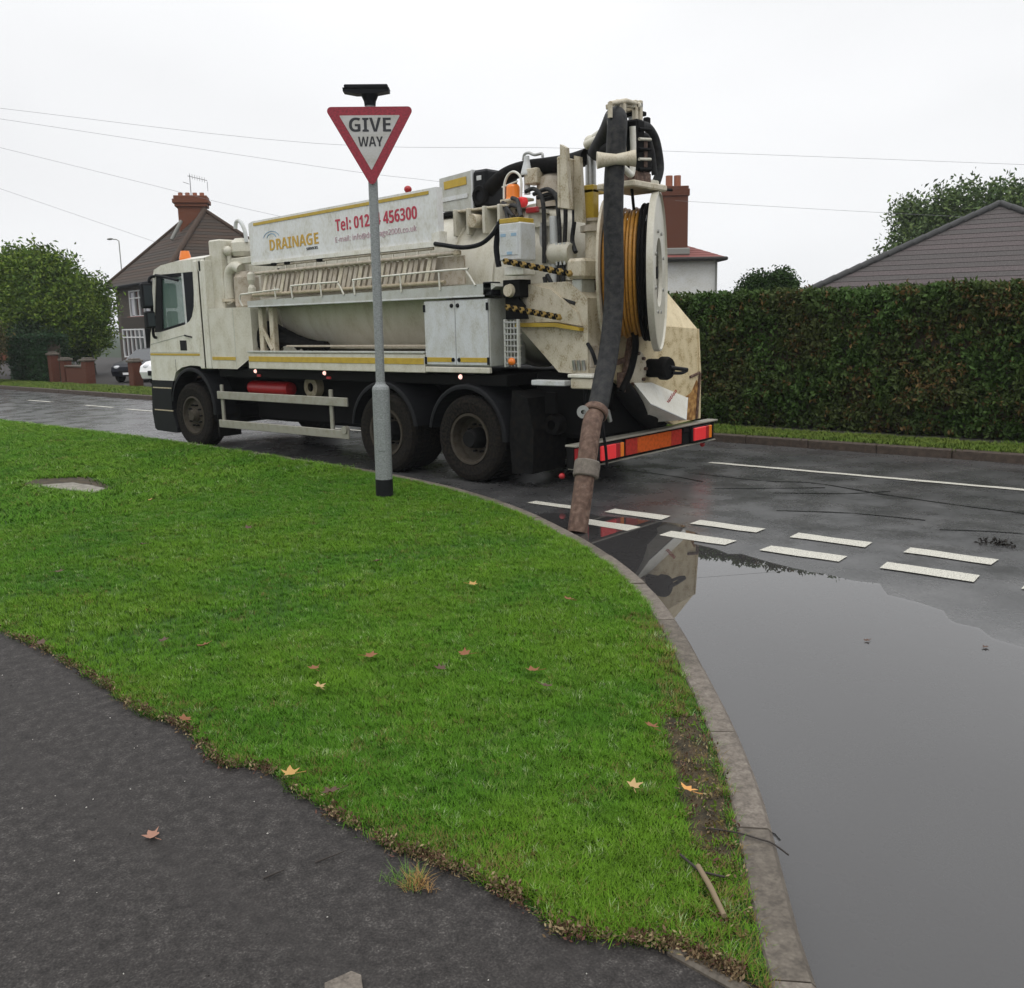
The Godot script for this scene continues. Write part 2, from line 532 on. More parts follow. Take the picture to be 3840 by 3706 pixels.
func overcast() -> ImageTexture:
	var wd := 512
	var ht := 256
	var im := Image.create(wd, ht, false, Image.FORMAT_RGBF)
	var f := noise(201, 1.1, 5)
	for y in ht:
		var el := PI * (0.5 - (y + 0.5) / ht)
		var s := maxf(sin(el), 0.0)
		for x in wd:
			var az := TAU * x / wd
			var d := Vector3(cos(az) * cos(el), sin(el) * 2.2, sin(az) * cos(el))
			var c := f.get_noise_3dv(d * 1.4)
			var l := 0.94 * (1.0 + 0.9 * s * s) * (1.0 + 0.12 * c)
			if el < 0.0: l = 0.94 * exp(el * 3.0)
			im.set_pixel(x, y, Color(l * .985, l * .995, l * 1.012))
	return ImageTexture.create_from_image(im)

func outlines() -> void:
	var kp := []
	for q in [[70, 7.36], [40, 7.36], [19.11, 7.36], [15, 7.36], [13.49, 7.34], [10.95, 7.19], [8.26, 6.98], [7.21, 6.82], [6.43, 6.63], [5.68, 6.37], [5.09, 6.1], [4.58, 5.82], [4.14, 5.55], [3.66, 5.22], [3.22, 4.87], [2.84, 4.51], [2.43, 4.06], [2.13, 3.7], [1.76, 3.25], [1.43, 2.81], [1.2, 2.46], [1.0, 2.15], [.86, 1.95], [.55, 1.45], [.25, .9], [.0, .3], [-.2, -.4], [-.35, -1.2], [-.45, -2.4], [-.5, -9]]:
		kp.append(Vector2(-q[0], -q[1]))
	kerb_in = smooth(kp, 5)
	var pp := []
	for q in [[70, 2.0], [30, 2.0], [12, 2.0], [8, 1.97], [5.49, 1.98], [5.11, 1.99], [4.68, 1.97], [4.21, 1.94], [3.87, 1.89], [3.63, 1.9], [3.38, 1.9], [3.21, 1.85], [3.01, 1.82], [2.92, 1.88], [2.74, 1.89], [2.6, 1.87], [2.41, 1.84], [2.25, 1.84], [2.11, 1.83], [1.96, 1.85], [1.81, 1.86], [1.65, 1.87], [1.41, 1.83], [1.27, 1.9], [1.15, 1.96], [.87, 1.96]]:
		pp.append(Vector2(-q[0], -q[1]))
	path_edge = smooth(pp, 3)
	for q in kerb_in:
		if q.y < -1.96: verge.append(q)
	for i in range(path_edge.size() - 1, -1, -1): verge.append(path_edge[i])

# ------------------------------------------------------------------ ground, road, kerbs
func build_ground() -> void:
	var s := Shape.new()
	s.sheet(PackedVector2Array([Vector2(-400, -400), Vector2(400, -400), Vector2(400, 400), Vector2(-400, 400)]), -0.03)
	struct(obj("ground", s, M.ground))
	s = Shape.new()
	s.sheet(PackedVector2Array([Vector2(-120, -12.7), Vector2(-34, -12.6), Vector2(30, -11.85), Vector2(120, -11.8), Vector2(120, 30), Vector2(-120, 30)]), ROAD_Y)
	var road := struct(obj("road", s, M.road))
	# sealed cracks and seams
	for q in [[[5.2, 9.35], [4.4, 9.3], [3.9, 9.45], [3.1, 9.2], [2.2, 9.0], [1.0, 8.9], [-1, 8.7]], [[4.6, 8.6], [4.1, 8.95], [3.7, 9.25]], [[4.0, 8.7], [3.4, 9.05], [3.1, 9.4]], [[3.6, 7.9], [3.0, 8.15], [2.4, 8.2]], [[2.2, 7.9], [1.6, 8.1], [1.0, 7.8], [.4, 7.9]], [[6.2, 9.2], [5.4, 9.05], [4.9, 8.9]]]:
		var pts := []
		for a in q: pts.append(Vector2(-a[0], -a[1]))
		pts = smooth(pts, 6)
		var cr := Shape.new()
		var f := noise(301, 3.0, 3)
		for i in pts.size() - 1:
			var w0 := 0.014 + 0.018 * f.get_noise_1d(i * .2)
			var w1 := 0.014 + 0.018 * f.get_noise_1d((i + 1) * .2)
			var a: Vector2 = pts[i]; var b: Vector2 = pts[i + 1]
			var nn := (b - a).orthogonal().normalized()
			cr.flat_n(v3(a + nn * w0, .004), v3(b + nn * w1, .004), v3(b - nn * w1, .004), Vector3.UP)
			cr.flat_n(v3(a + nn * w0, .004), v3(b - nn * w1, .004), v3(a - nn * w0, .004), Vector3.UP)
		obj("sealed_crack", cr, M.tar, road)
	# give way marks: two rows of dashes across the side road; centre line of the main road
	var dash := func(a0: float, a1: float, b0: float, b1: float, called: String) -> void:
		var d := Shape.new()
		d.sheet(ease_edge([Vector2(-a0, -b0), Vector2(-a1, -b0), Vector2(-a1, -b1), Vector2(-a0, -b1)], 0.022, 2.2, int(a0 * 7 + b0 * 13)), 0.0078)
		obj(called, d, M.marking, road)
	for k in 6:
		var a0 := 4.82 - 0.885 * k
		dash.call(a0, a0 - 0.6, 6.42, 6.61, "give_way_dash")
		a0 = 4.83 - 0.885 * k
		dash.call(a0, a0 - 0.6, 6.95, 7.13, "give_way_dash")
	dash.call(5.70, 5.14, 6.9, 7.02, "give_way_dash")
	for q in [[5.5, 1.6, 10.15], [-2.4, -6.3, 10.1], [13.0, 9.1, 10.3], [20.3, 16.6, 10.5], [22.35, 21.0, 10.56], [25.65, 24.3, 10.62], [31, 28.5, 10.7], [36, 33, 10.8]]:
		dash.call(q[0], q[1], q[2] - .05, q[2] + .05, "centre_line_dash")
	# standing water along the kerb
	var pud := []
	for q in kerb_in:
		if q.x > -5.4 and q.y < 3.0: pud.append(q + Vector2(.05, -.02))
	pud.append(Vector2(.6, 3.0))
	for q in [[-3.4, -3.0], [-3.6, 2.0], [-2.6, 3.9], [-1.2, 4.75], [-.2, 5.15], [.55, 5.05], [1.02, 5.28], [1.5, 5.55], [1.85, 5.85], [2.2, 6.05], [2.7, 6.08], [3.1, 6.2], [3.5, 6.36], [3.75, 6.62], [4.1, 6.85], [4.6, 6.9], [5.0, 6.75], [5.3, 6.5]]:
		pud.append(Vector2(-q[0], -q[1]))
	s = Shape.new()
	s.sheet(ease_edge(pud, 0.17, 2.0, 77), 0.0062)
	struct(obj("puddle", s, M.water))
	# footpath
	var fp := PackedVector2Array()
	for q in path_edge: fp.append(q + Vector2(0, -.03))
	for q in kerb_in:
		if q.y > -1.93: fp.append(q + Vector2(-.01, 0))
	fp.append(Vector2(-70, 9))
	s = Shape.new()
	s.sheet(fp, TOP - .012)
	struct(obj("footpath", s, M.path))
	# verge soil sheet under the grass
	s = Shape.new()
	s.sheet(verge, TOP - .008)
	struct(obj("verge", s, M.turf))
	# kerb stones
	var kb := struct(node("kerb"))
	var run := 0.0
	var i := kerb_in.size() - 1
	while i > 0 and kerb_in[i].x > -.0: i -= 1
	var line := []
	for k in range(i, -1, -1): line.append(kerb_in[k])
	# distance along the line
	var acc := [0.0]
	for k in range(1, line.size()): acc.append(acc[k - 1] + line[k].distance_to(line[k - 1]))
	var along := func(t: float) -> Vector2:
		var k := 1
		while k < line.size() - 1 and acc[k] < t: k += 1
		return (line[k - 1] as Vector2).lerp(line[k], clampf((t - acc[k - 1]) / maxf(1e-5, acc[k] - acc[k - 1]), 0, 1))
	var t0 := 0.0
	# a joint falls beside the bare soil
	for k in line.size():
		if line[k].x < -1.25: t0 = fmod(acc[k], 0.725); break
	run = t0 - 0.725
	var count := 0
	while run < 26.0:
		var len := 0.725 if run < 9.0 else 0.9
		var st := Shape.new()
		var prev := []
		var lift := rng.randf_range(-.004, .004)
		for q in 5:
			var tt := run + 0.004 + (len - 0.008) * q / 4.0
			var c: Vector2 = along.call(maxf(tt, 0.0))
			var dd: Vector2 = (along.call(maxf(tt, 0.0) + .05) - along.call(maxf(tt - .05, 0.0))).normalized()
			var ou := Vector2(-dd.y, dd.x)
			if ou.dot(Vector2(.7, -.7)) < 0.0: ou = -ou
			var sec := []
			for pr in [[0.0, -.06], [0.0, TOP - .006], [.006, TOP], [.098, TOP - .002], [.112, TOP - .016], [.122, -.06]]:
				sec.append(v3(c + ou * pr[0], pr[1] + lift))
			if q > 0:
				for j in 5:
					st.quad(prev[j], prev[j + 1], sec[j + 1], sec[j], v3(c + ou * .05, .02))
			if q == 0 or q == 4:
				for j in range(1, 5): st.flat(sec[0], sec[j], sec[j + 1], v3(along.call(run + len / 2) + ou * .05, .02))
			prev = sec
		obj("kerb_stone", st, M.kerb if count % 3 else M.kerb2, kb)
		run += len; count += 1
	var kl := Shape.new()
	kl.span(Vector3(-70, -.06, -7.48), Vector3(-26, TOP, -7.36))
	obj("kerb_stone", kl, M.kerb, kb)
	# edging stone where the verge meets the footpath by the kerb
	var ed := Shape.new()
	ed.bar(Vector3(-1.15, TOP - .042, -1.945), Vector3(-.92, TOP - .042, -1.925), .04, .09, .008)
	obj("edging_stone", ed, M.kerb2, kb)

func v3(p: Vector2, y: float) -> Vector3: return Vector3(p.x, y, p.y)

# ------------------------------------------------------------------ the other side of the road
func build_far_side() -> void:
	var kb := struct(node("far_kerb"))
	var far := func(x: float) -> float: return -12.02 + (x + 4.0) * 0.0155 if x < 0 else -11.96
	var x := -62.0
	while x < 26.0:
		var s := Shape.new()
		s.bar(Vector3(x + .004, .02, far.call(x)), Vector3(x + .9, .02, far.call(x + .9)), .12, .18, .012)
		obj("kerb_stone", s, M.kerb_far, kb)
		x += 0.904
	var vs := Shape.new()
	vs.sheet(PackedVector2Array([Vector2(-90, -13.3), Vector2(-34, -12.54), Vector2(-4, -12.08), Vector2(40, -12.0), Vector2(40, -12.86), Vector2(-4, -12.9), Vector2(-22, -14.2), Vector2(-90, -14.2)]), TOP - .01)
	struct(obj("far_verge", vs, M.turf))
	vs = Shape.new()
	vs.sheet(PackedVector2Array([Vector2(-22, -14.2), Vector2(-4, -12.9), Vector2(40, -12.86), Vector2(40, -13.5), Vector2(-22, -14.6)]), TOP - .006)
	struct(obj("far_pavement", vs, M.path))
	vs = Shape.new()
	vs.sheet(PackedVector2Array([Vector2(-90, -14.2), Vector2(-22, -14.2), Vector2(-22, -30), Vector2(-90, -30)]), TOP - .02)
	struct(obj("driveway", vs, M.path))
	# brick gate pillars and the low wall
	var pill := func(px: float, pz: float, w: float, h: float, label: String) -> void:
		var o := node("brick_pillar")
		o.position = Vector3(px, 0, pz)
		var s := Shape.new()
		s.box(Vector3(0, h / 2, 0), Vector3(w, h, w), .01)
		obj("shaft", s, M.brick_red, o)
		s = Shape.new()
		s.box(Vector3(0, h + .035, 0), Vector3(w + .08, .07, w + .08), .015)
		s.box(Vector3(0, h + .09, 0), Vector3(w - .04, .05, w - .04), .02)
		obj("cap", s, M.kerb2, o)
		tag(o, label, "gate pillar", "brick pillars along the far pavement")
	pill.call(-32.7, -14.5, .26, .98, "tall slim brick gate pillar beside the clipped dark hedge at far left")
	pill.call(-31.9, -14.55, .28, .80, "reddish brick pillar at the left end of the low brick wall")
	pill.call(-30.25, -14.5, .30, .80, "brick pillar with pale cap just left of the dark parked car")
	pill.call(-27.25, -14.5, .30, .80, "brick pillar between the dark car and the white car")
	pill.call(-23.6, -14.5, .45, .86, "brick pillar right of the white car, mostly behind the truck cab")
	var wl := node("brick_wall")
	wl.position = Vector3(-31.0, 0, -14.52)
	var s2 := Shape.new()
	s2.box(Vector3(0, .3, 0), Vector3(1.3, .6, .22), .01)
	obj("wall_face", s2, M.brick_red, wl)
	s2 = Shape.new()
	s2.box(Vector3(0, .63, 0), Vector3(1.34, .06, .28), .015)
	obj("coping", s2, M.kerb2, wl)
	tag(wl, "low red brick garden wall left of the dark parked car", "garden wall")
	# parked cars in the drive
	var car := make_car(M.car_dark)
	car.position = Vector3(-30.0, TOP - .02, -16.6)
	car.rotation_degrees.y = -58
	car.scale = Vector3.ONE * .82
	tag(car, "dark car parked nose out on the drive in front of the bay window", "car", "cars parked on the drive")
	var c2 := make_car(M.car_white)
	c2.position = Vector3(-26.2, TOP - .02, -16.2)
	c2.rotation_degrees.y = -75
	tag(c2, "white car on the drive, half hidden by the front of the truck cab", "car", "cars parked on the drive")

func make_car(paint: Material) -> Node3D:
	var o := node("parked_car")
	var s := Shape.new()    # length along x, nose at +x, built round the middle
	var lower := PackedVector2Array([Vector2(-1.85, .3), Vector2(1.82, .26), Vector2(1.9, .45), Vector2(1.85, .62), Vector2(1.62, .74), Vector2(.85, .86), Vector2(-1.75, .88), Vector2(-1.9, .62)])
	s.prism(lower, Vector3(0, 0, -.72), Vector3.RIGHT, Vector3.UP, Vector3(0, 0, 1.44))
	s.prism(PackedVector2Array([Vector2(-1.8, .34), Vector2(1.7, .3), Vector2(1.76, .6), Vector2(.8, .74), Vector2(-1.8, .74)]), Vector3(0, 0, -.79), Vector3.RIGHT, Vector3.UP, Vector3(0, 0, 1.58))
	obj("body", s, paint, o)
	s = Shape.new()
	var top := [Vector2(.85, .86), Vector2(.18, 1.26), Vector2(-.9, 1.3), Vector2(-1.75, .88)]
	for i in 3:
		var a: Vector2 = top[i]; var b: Vector2 = top[i + 1]
		var wa := .7 if i == 0 else .56
		var wb := .56 if i < 2 else .7
		var q := [Vector3(a.x, a.y, -wa), Vector3(b.x, b.y, -wb), Vector3(b.x, b.y, wb), Vector3(a.x, a.y, wa)]
		var t := Shape.new()
		t.quad(q[0], q[1], q[2], q[3], Vector3(-.3, .5, 0))
		obj("roof" if i == 1 else "window", t, paint if i == 1 else M.pane, o)
	for sz in [-1.0, 1.0]:
		var t2 := Shape.new()
		t2.quad(Vector3(.85, .86, .7 * sz), Vector3(.18, 1.26, .56 * sz), Vector3(-.9, 1.3, .56 * sz), Vector3(-1.75, .88, .7 * sz), Vector3(-.3, .9, 0))
		obj("window", t2, M.pane, o)
		for wx in [-1.15, 1.2]:
			var w := Shape.new()
			w.lathe([Vector2(.0, .0), Vector2(.2, .0), Vector2(.29, .02), Vector2(.29, .16), Vector2(0, .16)], Vector3(wx, .29, sz * .66), Vector3(0, 0, sz), 18)
			obj("wheel", w, M.tyre, o)
		var h := Shape.new()
		h.ball(Vector3(1.78, .6, sz * .52), Vector3(.1, .08, .16), 10, 6)
		obj("headlight", h, M.lamp_glass, o)
	var gr := Shape.new()
	gr.box(Vector3(1.89, .42, 0), Vector3(.04, .14, .8), .01)
	obj("grille", gr, M.chassis, o)
	var pl := Shape.new()
	pl.box(Vector3(1.93, .36, 0), Vector3(.02, .09, .42), .004)
	obj("number_plate", pl, M.frame, o)
	return o

# ------------------------------------------------------------------ houses
# a sloping roof face laid in courses of tiles, each a part that overlaps the one below
func courses(parent: Node, bl: Vector3, br: Vector3, tl: Vector3, tr: Vector3, k: int, mats: Array, called := "tile_course") -> void:
	var nor := (br - bl).cross(tl - bl).normalized()
	if nor.y < 0: nor = -nor
	for i in k:
		var t0 := float(i) / k
		var t1 := minf(1.0, float(i + 1.15) / k)
		var a := bl.lerp(tl, t0) + nor * .026; var b := br.lerp(tr, t0) + nor * .026
		var c := br.lerp(tr, t1) + nor * .012; var d := bl.lerp(tl, t1) + nor * .012
		var s := Shape.new()
		s.flat_n(a, b, c, nor); s.flat_n(a, c, d, nor)
		var lo := (bl - tl).normalized()
		s.flat_n(a, b, b - nor * .018, lo); s.flat_n(a, b - nor * .03, a - nor * .018, lo)
		obj(called, s, mats[(i * 7 + i / 3) % mats.size()], parent)

func window_part(parent: Node, c: Vector3, r: Vector3, out: Vector3, w: float, h: float, lights: int, curtain: bool) -> void:
	var wn := node("window", parent)
	var bs := Basis(r, Vector3.UP, out)
	var fr := Shape.new()
	for i in lights + 1:
		fr.box(c + r * (-w / 2 + w * i / lights) + out * .05, Vector3(.07, h + .07, .07), .008, bs)
	for yy in [-h / 2, h / 2, h * .22]:
		fr.box(c + Vector3.UP * yy + out * .048, Vector3(w, .06, .06), .008, bs)
	obj("frame", fr, M.frame, wn)
	for i in lights:
		var p := Shape.new()
		p.box(c + r * (-w / 2 + w * (i + .5) / lights) + out * .02, Vector3(w / lights - .06, h - .05, .012), .002, bs)
		obj("pane", p, M.pane, wn)
	if curtain:
		for sg in [-1.0, 1.0]:
			var cu := Shape.new()
			cu.box(c + r * sg * w * .38 + out * .028, Vector3(w * .14, h * .9, .006), .001, bs)
			obj("curtain", cu, M.curtain, wn)

func build_houses() -> void:
	# left: hip-roofed house with corbelled chimney
	var h := node("hip_roof_house")
	var N := Vector2(-15.0, 42.0)
	var lv := Vector2(-5.6, 7.2)
	var rv := Vector2(5.6, 4.4)
	var P := func(a: float, b: float, y: float) -> Vector3:   # a along the left face, b along the right face
		var q: Vector2 = N + lv * a + rv * b
		return from_view(q.x, y, q.y)
	var eave := 3.9
	var top := 7.35
	var wall := Shape.new()
	var c0 := [[.05, .06], [.95, .06], [.95, .94], [.05, .94]]
	for i in 4:
		var a: Array = c0[i]; var b: Array = c0[(i + 1) % 4]
		wall.quad(P.call(a[0], a[1], 0), P.call(b[0], b[1], 0), P.call(b[0], b[1], eave), P.call(a[0], a[1], eave), P.call(.5, .5, 2))
	obj("wall", wall, M.house_wall, h)
	var rf := node("roof", h)
	var r0: Vector3 = P.call(.42, .5, top)
	var r1: Vector3 = P.call(.62, .5, top)
	courses(rf, P.call(1, 0, eave), P.call(0, 0, eave), r1, r0, 22, M.tile_brown)
	courses(rf, P.call(0, 0, eave), P.call(0, 1, eave), r0, r0, 22, M.tile_brown)
	courses(rf, P.call(0, 1, eave), P.call(1, 1, eave), r0, r1, 6, M.tile_brown)
	courses(rf, P.call(1, 1, eave), P.call(1, 0, eave), r1, r1, 6, M.tile_brown)
	var rc := Shape.new()
	rc.tube([P.call(0, 0, eave + .05), r0 + Vector3(0, .05, 0)], .13, 8); rc.tube([P.call(1, 0, eave + .05), r1 + Vector3(0, .05, 0)], .1, 8)
	rc.tube([P.call(0, 1, eave + .05), r0 + Vector3(0, .05, 0)], .1, 8); rc.tube([r0 + Vector3(0, .05, 0), r1 + Vector3(0, .05, 0)], .13, 8)
	obj("ridge_tiles", rc, M.tile_brown[2], rf)
	var gt := Shape.new()
	gt.tube([P.call(1.02, -.02, eave - .06), P.call(-.02, -.02, eave - .06), P.call(-.02, 1.02, eave - .06)], .07, 8)
	obj("gutter", gt, M.black, h)
	var st := node("chimney", h)
	var cb := Basis(Vector3.UP, .9)
	var cc: Vector3 = from_view(-15.25, -.46, 47.6)
	var s := Shape.new()
	s.box(cc + Vector3(0, 7.3, 0), Vector3(1.25, 1.9, .8), .02, cb)
	s.box(cc + Vector3(0, 8.1, 0), Vector3(1.5, .16, 1.0), .02, cb)
	s.box(cc + Vector3(0, 8.28, 0), Vector3(1.68, .2, 1.15), .02, cb)
	s.box(cc + Vector3(0, 8.46, 0), Vector3(1.55, .16, 1.05), .02, cb)
	obj("stack", s, M.brick, st)
	for k in [-.5, -.17, .17, .5]:
		s = Shape.new()
		var pc: Vector3 = cc + cb * Vector3(k, 0, 0)
		s.tube([pc + Vector3(0, 8.5, 0), pc + Vector3(0, 8.72, 0)], .11, 10)
		obj("chimney_pot", s, M.terracotta, st)
	s = Shape.new()
	s.tube([from_view(-15.9, 5.95, 46.2), from_view(-15.5, 6.85, 46.6)], .09, 6)
	obj("lead_flashing", s, M.lead, st)
	s = Shape.new()
	var ap: Vector3 = cc + Vector3(0, 8.5, 0)
	s.cyl(ap, ap + Vector3(0, 1.05, 0), .018, 6)
	var ar: Vector3 = (P.call(0, 0, 0) - P.call(0, 1, 0)).normalized() * -1.0
	s.cyl(ap + Vector3(0, 1.0, 0) - ar * .1, ap + Vector3(0, .85, 0) + ar * .85, .014, 6)
	for k in 7:
		var e: Vector3 = ap + Vector3(0, 1.0 - .022 * k, 0) + ar * (.0 + .12 * k)
		s.cyl(e - Vector3(0, .12, 0), e + Vector3(0, .12, 0), .009, 5)
	s.cyl(ap + Vector3(0, .7, 0) - ar * .35, ap + Vector3(0, .62, 0) - ar * .05, .012, 6)
	s.cyl(ap + ar * .85 + Vector3(0, .35, 0), ap + ar * .85 + Vector3(0, .8, 0), .012, 6)
	obj("television_aerial", s, M.wire, st)
	# windows in the left face: a bay downstairs, casements upstairs
	var r: Vector3 = (P.call(0, 0, 0) - P.call(1, 0, 0)).normalized()
	var out := r.cross(Vector3.UP).normalized()
	if out.dot(P.call(.5, 0, 0) - P.call(.5, .5, 0)) < 0: out = -out
	window_part(h, P.call(.52, .06, 3.02), r, out, 2.9, 1.2, 4, true)
	var by := Shape.new()
	by.box(P.call(.5, .06, 2.1) + out * .25, Vector3(3.6, .55, .5), .02, Basis(r, Vector3.UP, out))
	obj("bay_hood", by, M.tile_brown[0], h)
	by = Shape.new()
	by.box(P.call(.5, .06, .25) + out * .25, Vector3(3.4, .5, .5), .02, Basis(r, Vector3.UP, out))
	obj("bay_base", by, M.brick, h)
	window_part(h, P.call(.5, .06, 1.14) + out * .46, r, out, 3.3, 1.3, 5, false)
	var sl := Shape.new()
	sl.box(P.call(.52, .06, 2.38) + out * .1, Vector3(3.1, .08, .22), .01, Basis(r, Vector3.UP, out))
	obj("window_sill", sl, M.tile_red, h)
	# windows in the right face
	var r2: Vector3 = (P.call(0, 1, 0) - P.call(0, 0, 0)).normalized()
	var out2 := r2.cross(Vector3.UP).normalized()
	if out2.dot(P.call(0, .5, 0) - P.call(.5, .5, 0)) < 0: out2 = -out2
	window_part(h, P.call(.05, .5, 3.0), r2, out2, 1.2, 1.1, 2, false)
	tag(h, "brown hip-roofed house with corbelled brick chimney behind the truck cab", "house")

	# a scrap of another roof at the very left edge
	var f := node("brick_house")
	var fo := from_view(-33.6, 0, 60)
	f.position = fo
	s = Shape.new()
	s.box(Vector3(0, 2.6, 0), Vector3(4, 5.2, 5), .02)
	obj("wall", s, M.brick, f)
	s = Shape.new()
	s.prism(PackedVector2Array([Vector2(-2.3, 5.2), Vector2(2.3, 5.2), Vector2(0, 6.7)]), Vector3(0, 0, -2.7), Vector3.RIGHT, Vector3.UP, Vector3(0, 0, 5.4))
	var fr := obj("roof", s, M.tile_red, f)
	s = Shape.new()
	s.box(Vector3(1.2, 6.7, .4), Vector3(.9, 1.6, .7), .02)
	obj("chimney", s, M.brick, fr)
	tag(f, "brick house with red roof just showing above the trees at the left edge", "house")

	# right: white rendered house with a tall brick chimney
	h = node("white_house")
	var V := func(u: float, y: float, w: float) -> Vector3: return from_view(u, y, w)
	s = Shape.new()
	var wb := [V.call(4.6, 0, 42.0), V.call(9.15, 0, 42.4), V.call(8.6, 0, 49), V.call(4.0, 0, 48.6)]
	for i in 4:
		var a: Vector3 = wb[i]; var b: Vector3 = wb[(i + 1) % 4]
		s.quad(a, b, b + Vector3(0, 4.35, 0), a + Vector3(0, 4.35, 0), V.call(6.5, 2, 45))
	obj("wall", s, M.render, h)
	rf = node("roof", h)
	courses(rf, V.call(4.2, 4.32, 41.6), V.call(9.5, 4.32, 42.0), V.call(5.6, 5.75, 45.4), V.call(6.2, 5.75, 45.4), 12, [M.tile_red])
	courses(rf, V.call(9.5, 4.32, 42.0), V.call(9.0, 4.32, 49.4), V.call(6.2, 5.75, 45.4), V.call(6.2, 5.75, 45.8), 12, [M.tile_red])
	courses(rf, V.call(9.0, 4.32, 49.4), V.call(3.6, 4.32, 49.0), V.call(6.2, 5.75, 45.8), V.call(5.6, 5.75, 45.8), 4, [M.tile_red])
	courses(rf, V.call(3.6, 4.32, 49.0), V.call(4.2, 4.32, 41.6), V.call(5.6, 5.75, 45.8), V.call(5.6, 5.75, 45.4), 4, [M.tile_red])
	s = Shape.new()
	s.tube([V.call(4.2, 4.27, 41.55), V.call(9.52, 4.27, 41.95), V.call(9.02, 4.27, 49.4)], .085, 8)
	obj("gutter", s, M.twig, h)
	s = Shape.new()
	s.cyl(V.call(9.17, 0, 42.3), V.call(9.17, 4.2, 42.3), .045, 8)
	obj("downpipe", s, M.lead, h)
	st = node("chimney", h)
	s = Shape.new()
	var vb := Basis(V.call(1, 0, 0) - V.call(0, 0, 0), Vector3.UP, (V.call(0, 0, 0) - V.call(0, 0, 1)))
	cc = V.call(7.32, 0, 42.6)
	s.box(cc + Vector3(0, 5.7, 0), Vector3(1.14, 3.0, .75), .02, vb)
	s.box(cc + Vector3(0, 7.1, 0), Vector3(1.26, .3, .86), .02, vb)
	s.box(cc + Vector3(0, 7.31, 0), Vector3(1.18, .12, .8), .02, vb)
	obj("stack", s, M.brick_stack, st)
	for k in [-.2, .16]:
		s = Shape.new()
		s.tube([cc + vb * Vector3(k, 7.36, 0), cc + vb * Vector3(k, 7.84, 0)], .15, 10)
		obj("chimney_pot", s, M.terracotta, st)
	s = Shape.new()
	s.box(cc + Vector3(0, 4.62, 0), Vector3(1.3, .3, .95), .04, vb)
	obj("lead_flashing", s, M.lead, st)
	tag(h, "white rendered house with red roof and tall brick chimney behind the hose reel", "house")

	# far right: bungalow with grey tiled hip roof
	h = node("bungalow")
	s = Shape.new()
	s.span(Vector3(-6.2, 0, -12), Vector3(6.2, 2.1, -.4))
	h.position = V.call(13.07, 0, 25.9)
	var fz := Vector3(-h.position.x, 0, -h.position.z).normalized()
	h.basis = Basis(Vector3.UP.cross(fz), Vector3.UP, fz)
	obj("wall", s, M.brick, h)
	rf = node("roof", h)
	var e0 := Vector3(-5.85, 1.95, 0); var e1 := Vector3(5.95, 1.95, 0); var a0 := Vector3(.05, 4.9, -4.2); var a1 := Vector3(.05, 4.9, -8.2)
	courses(rf, e0, e1, a0, a0, 20, M.tile_grey)
	courses(rf, e1, Vector3(5.95, 1.95, -12.4), a0, a1, 20, M.tile_grey)
	courses(rf, Vector3(-5.95, 1.95, -12.4), e0, a1, a0, 20, M.tile_grey)
	courses(rf, Vector3(5.95, 1.95, -12.4), Vector3(-5.95, 1.95, -12.4), a1, a1, 5, M.tile_grey)
	for q in [[e0, a0], [e1, a0], [a0, a1]]:
		var n := 18
		var rs := Shape.new()
		for i in n:
			var p0: Vector3 = q[0].lerp(q[1], float(i) / n) + Vector3(0, .06, 0)
			var p1: Vector3 = q[0].lerp(q[1], (i + .97) / n) + Vector3(0, .085, 0)
			rs.tube([p0, p1], [.10, .095], 8)
		obj("ridge_tiles", rs, M.ridge, rf)
	tag(h, "bungalow with grey tiled hip roof showing above the hedge at right", "house")

	# overhead cables
	var wires := [[[-23.0, 8.76, 22], [-5.7, 7.2, 30], [2.7, 6.87, 30], [16.4, 6.1, 30]], [[-16.3, 8.29, 30], [-5.5, 6.5, 30], [-2.3, 6.05, 30], [1.5, 5.5, 30]], [[-16.3, 7.55, 30], [-10.8, 6.1, 30], [-8.3, 5.45, 30.5], [-5, 4.7, 31]], [[-16.3, 6.41, 30], [-12.3, 4.95, 30], [-10.8, 4.4, 30]], [[5.2, 5.3, 30], [11.7, 4.8, 30], [22, 4.1, 30]]]
	var lab := ["highest overhead cable crossing the whole sky behind the sign", "overhead cable that runs down from the left behind the give way triangle", "overhead cable dropping from the left sky towards the house chimney", "lowest faint overhead cable at the left edge above the trees", "faint overhead cable in the right sky beside the brick chimney"]
	for i in wires.size():
		var pts := []
		for q in wires[i]: pts.append(from_view(q[0] if i > 0 or q[2] == 30 else -16.3, q[1] if q[2] == 30 or i > 0 else 8.56, 30 if i == 0 else q[2]))
		var d0: Vector3 = (pts[0] - pts[1]).normalized()
		if i < 4: pts.push_front(pts[0] + d0 * 12.0)
		s = Shape.new()
		s.tube(through(pts, 6), .0045, 5)
		tag(obj("overhead_cable", s, M.wire), lab[i], "cable", "overhead cables")
	# distant street lamp
	var lp := node("street_lamp")
	lp.position = from_view(-23.9, 0, 60)
	s = Shape.new()
	s.tube([Vector3.ZERO, Vector3(0, 6.3, 0), Vector3(0, 7.2, 0), Vector3(-.1, 7.3, .1), Vector3(-.3, 7.32, .2)], .03, 8)
	obj("column", s, M.lead, lp)
	s = Shape.new()
	s.ball(Vector3(-.5, 7.34, .3), Vector3(.3, .06, .15), 12, 6)
	obj("lantern", s, M.lead, lp)
	tag(lp, "small distant street lamp on a thin column above the left trees", "street lamp")

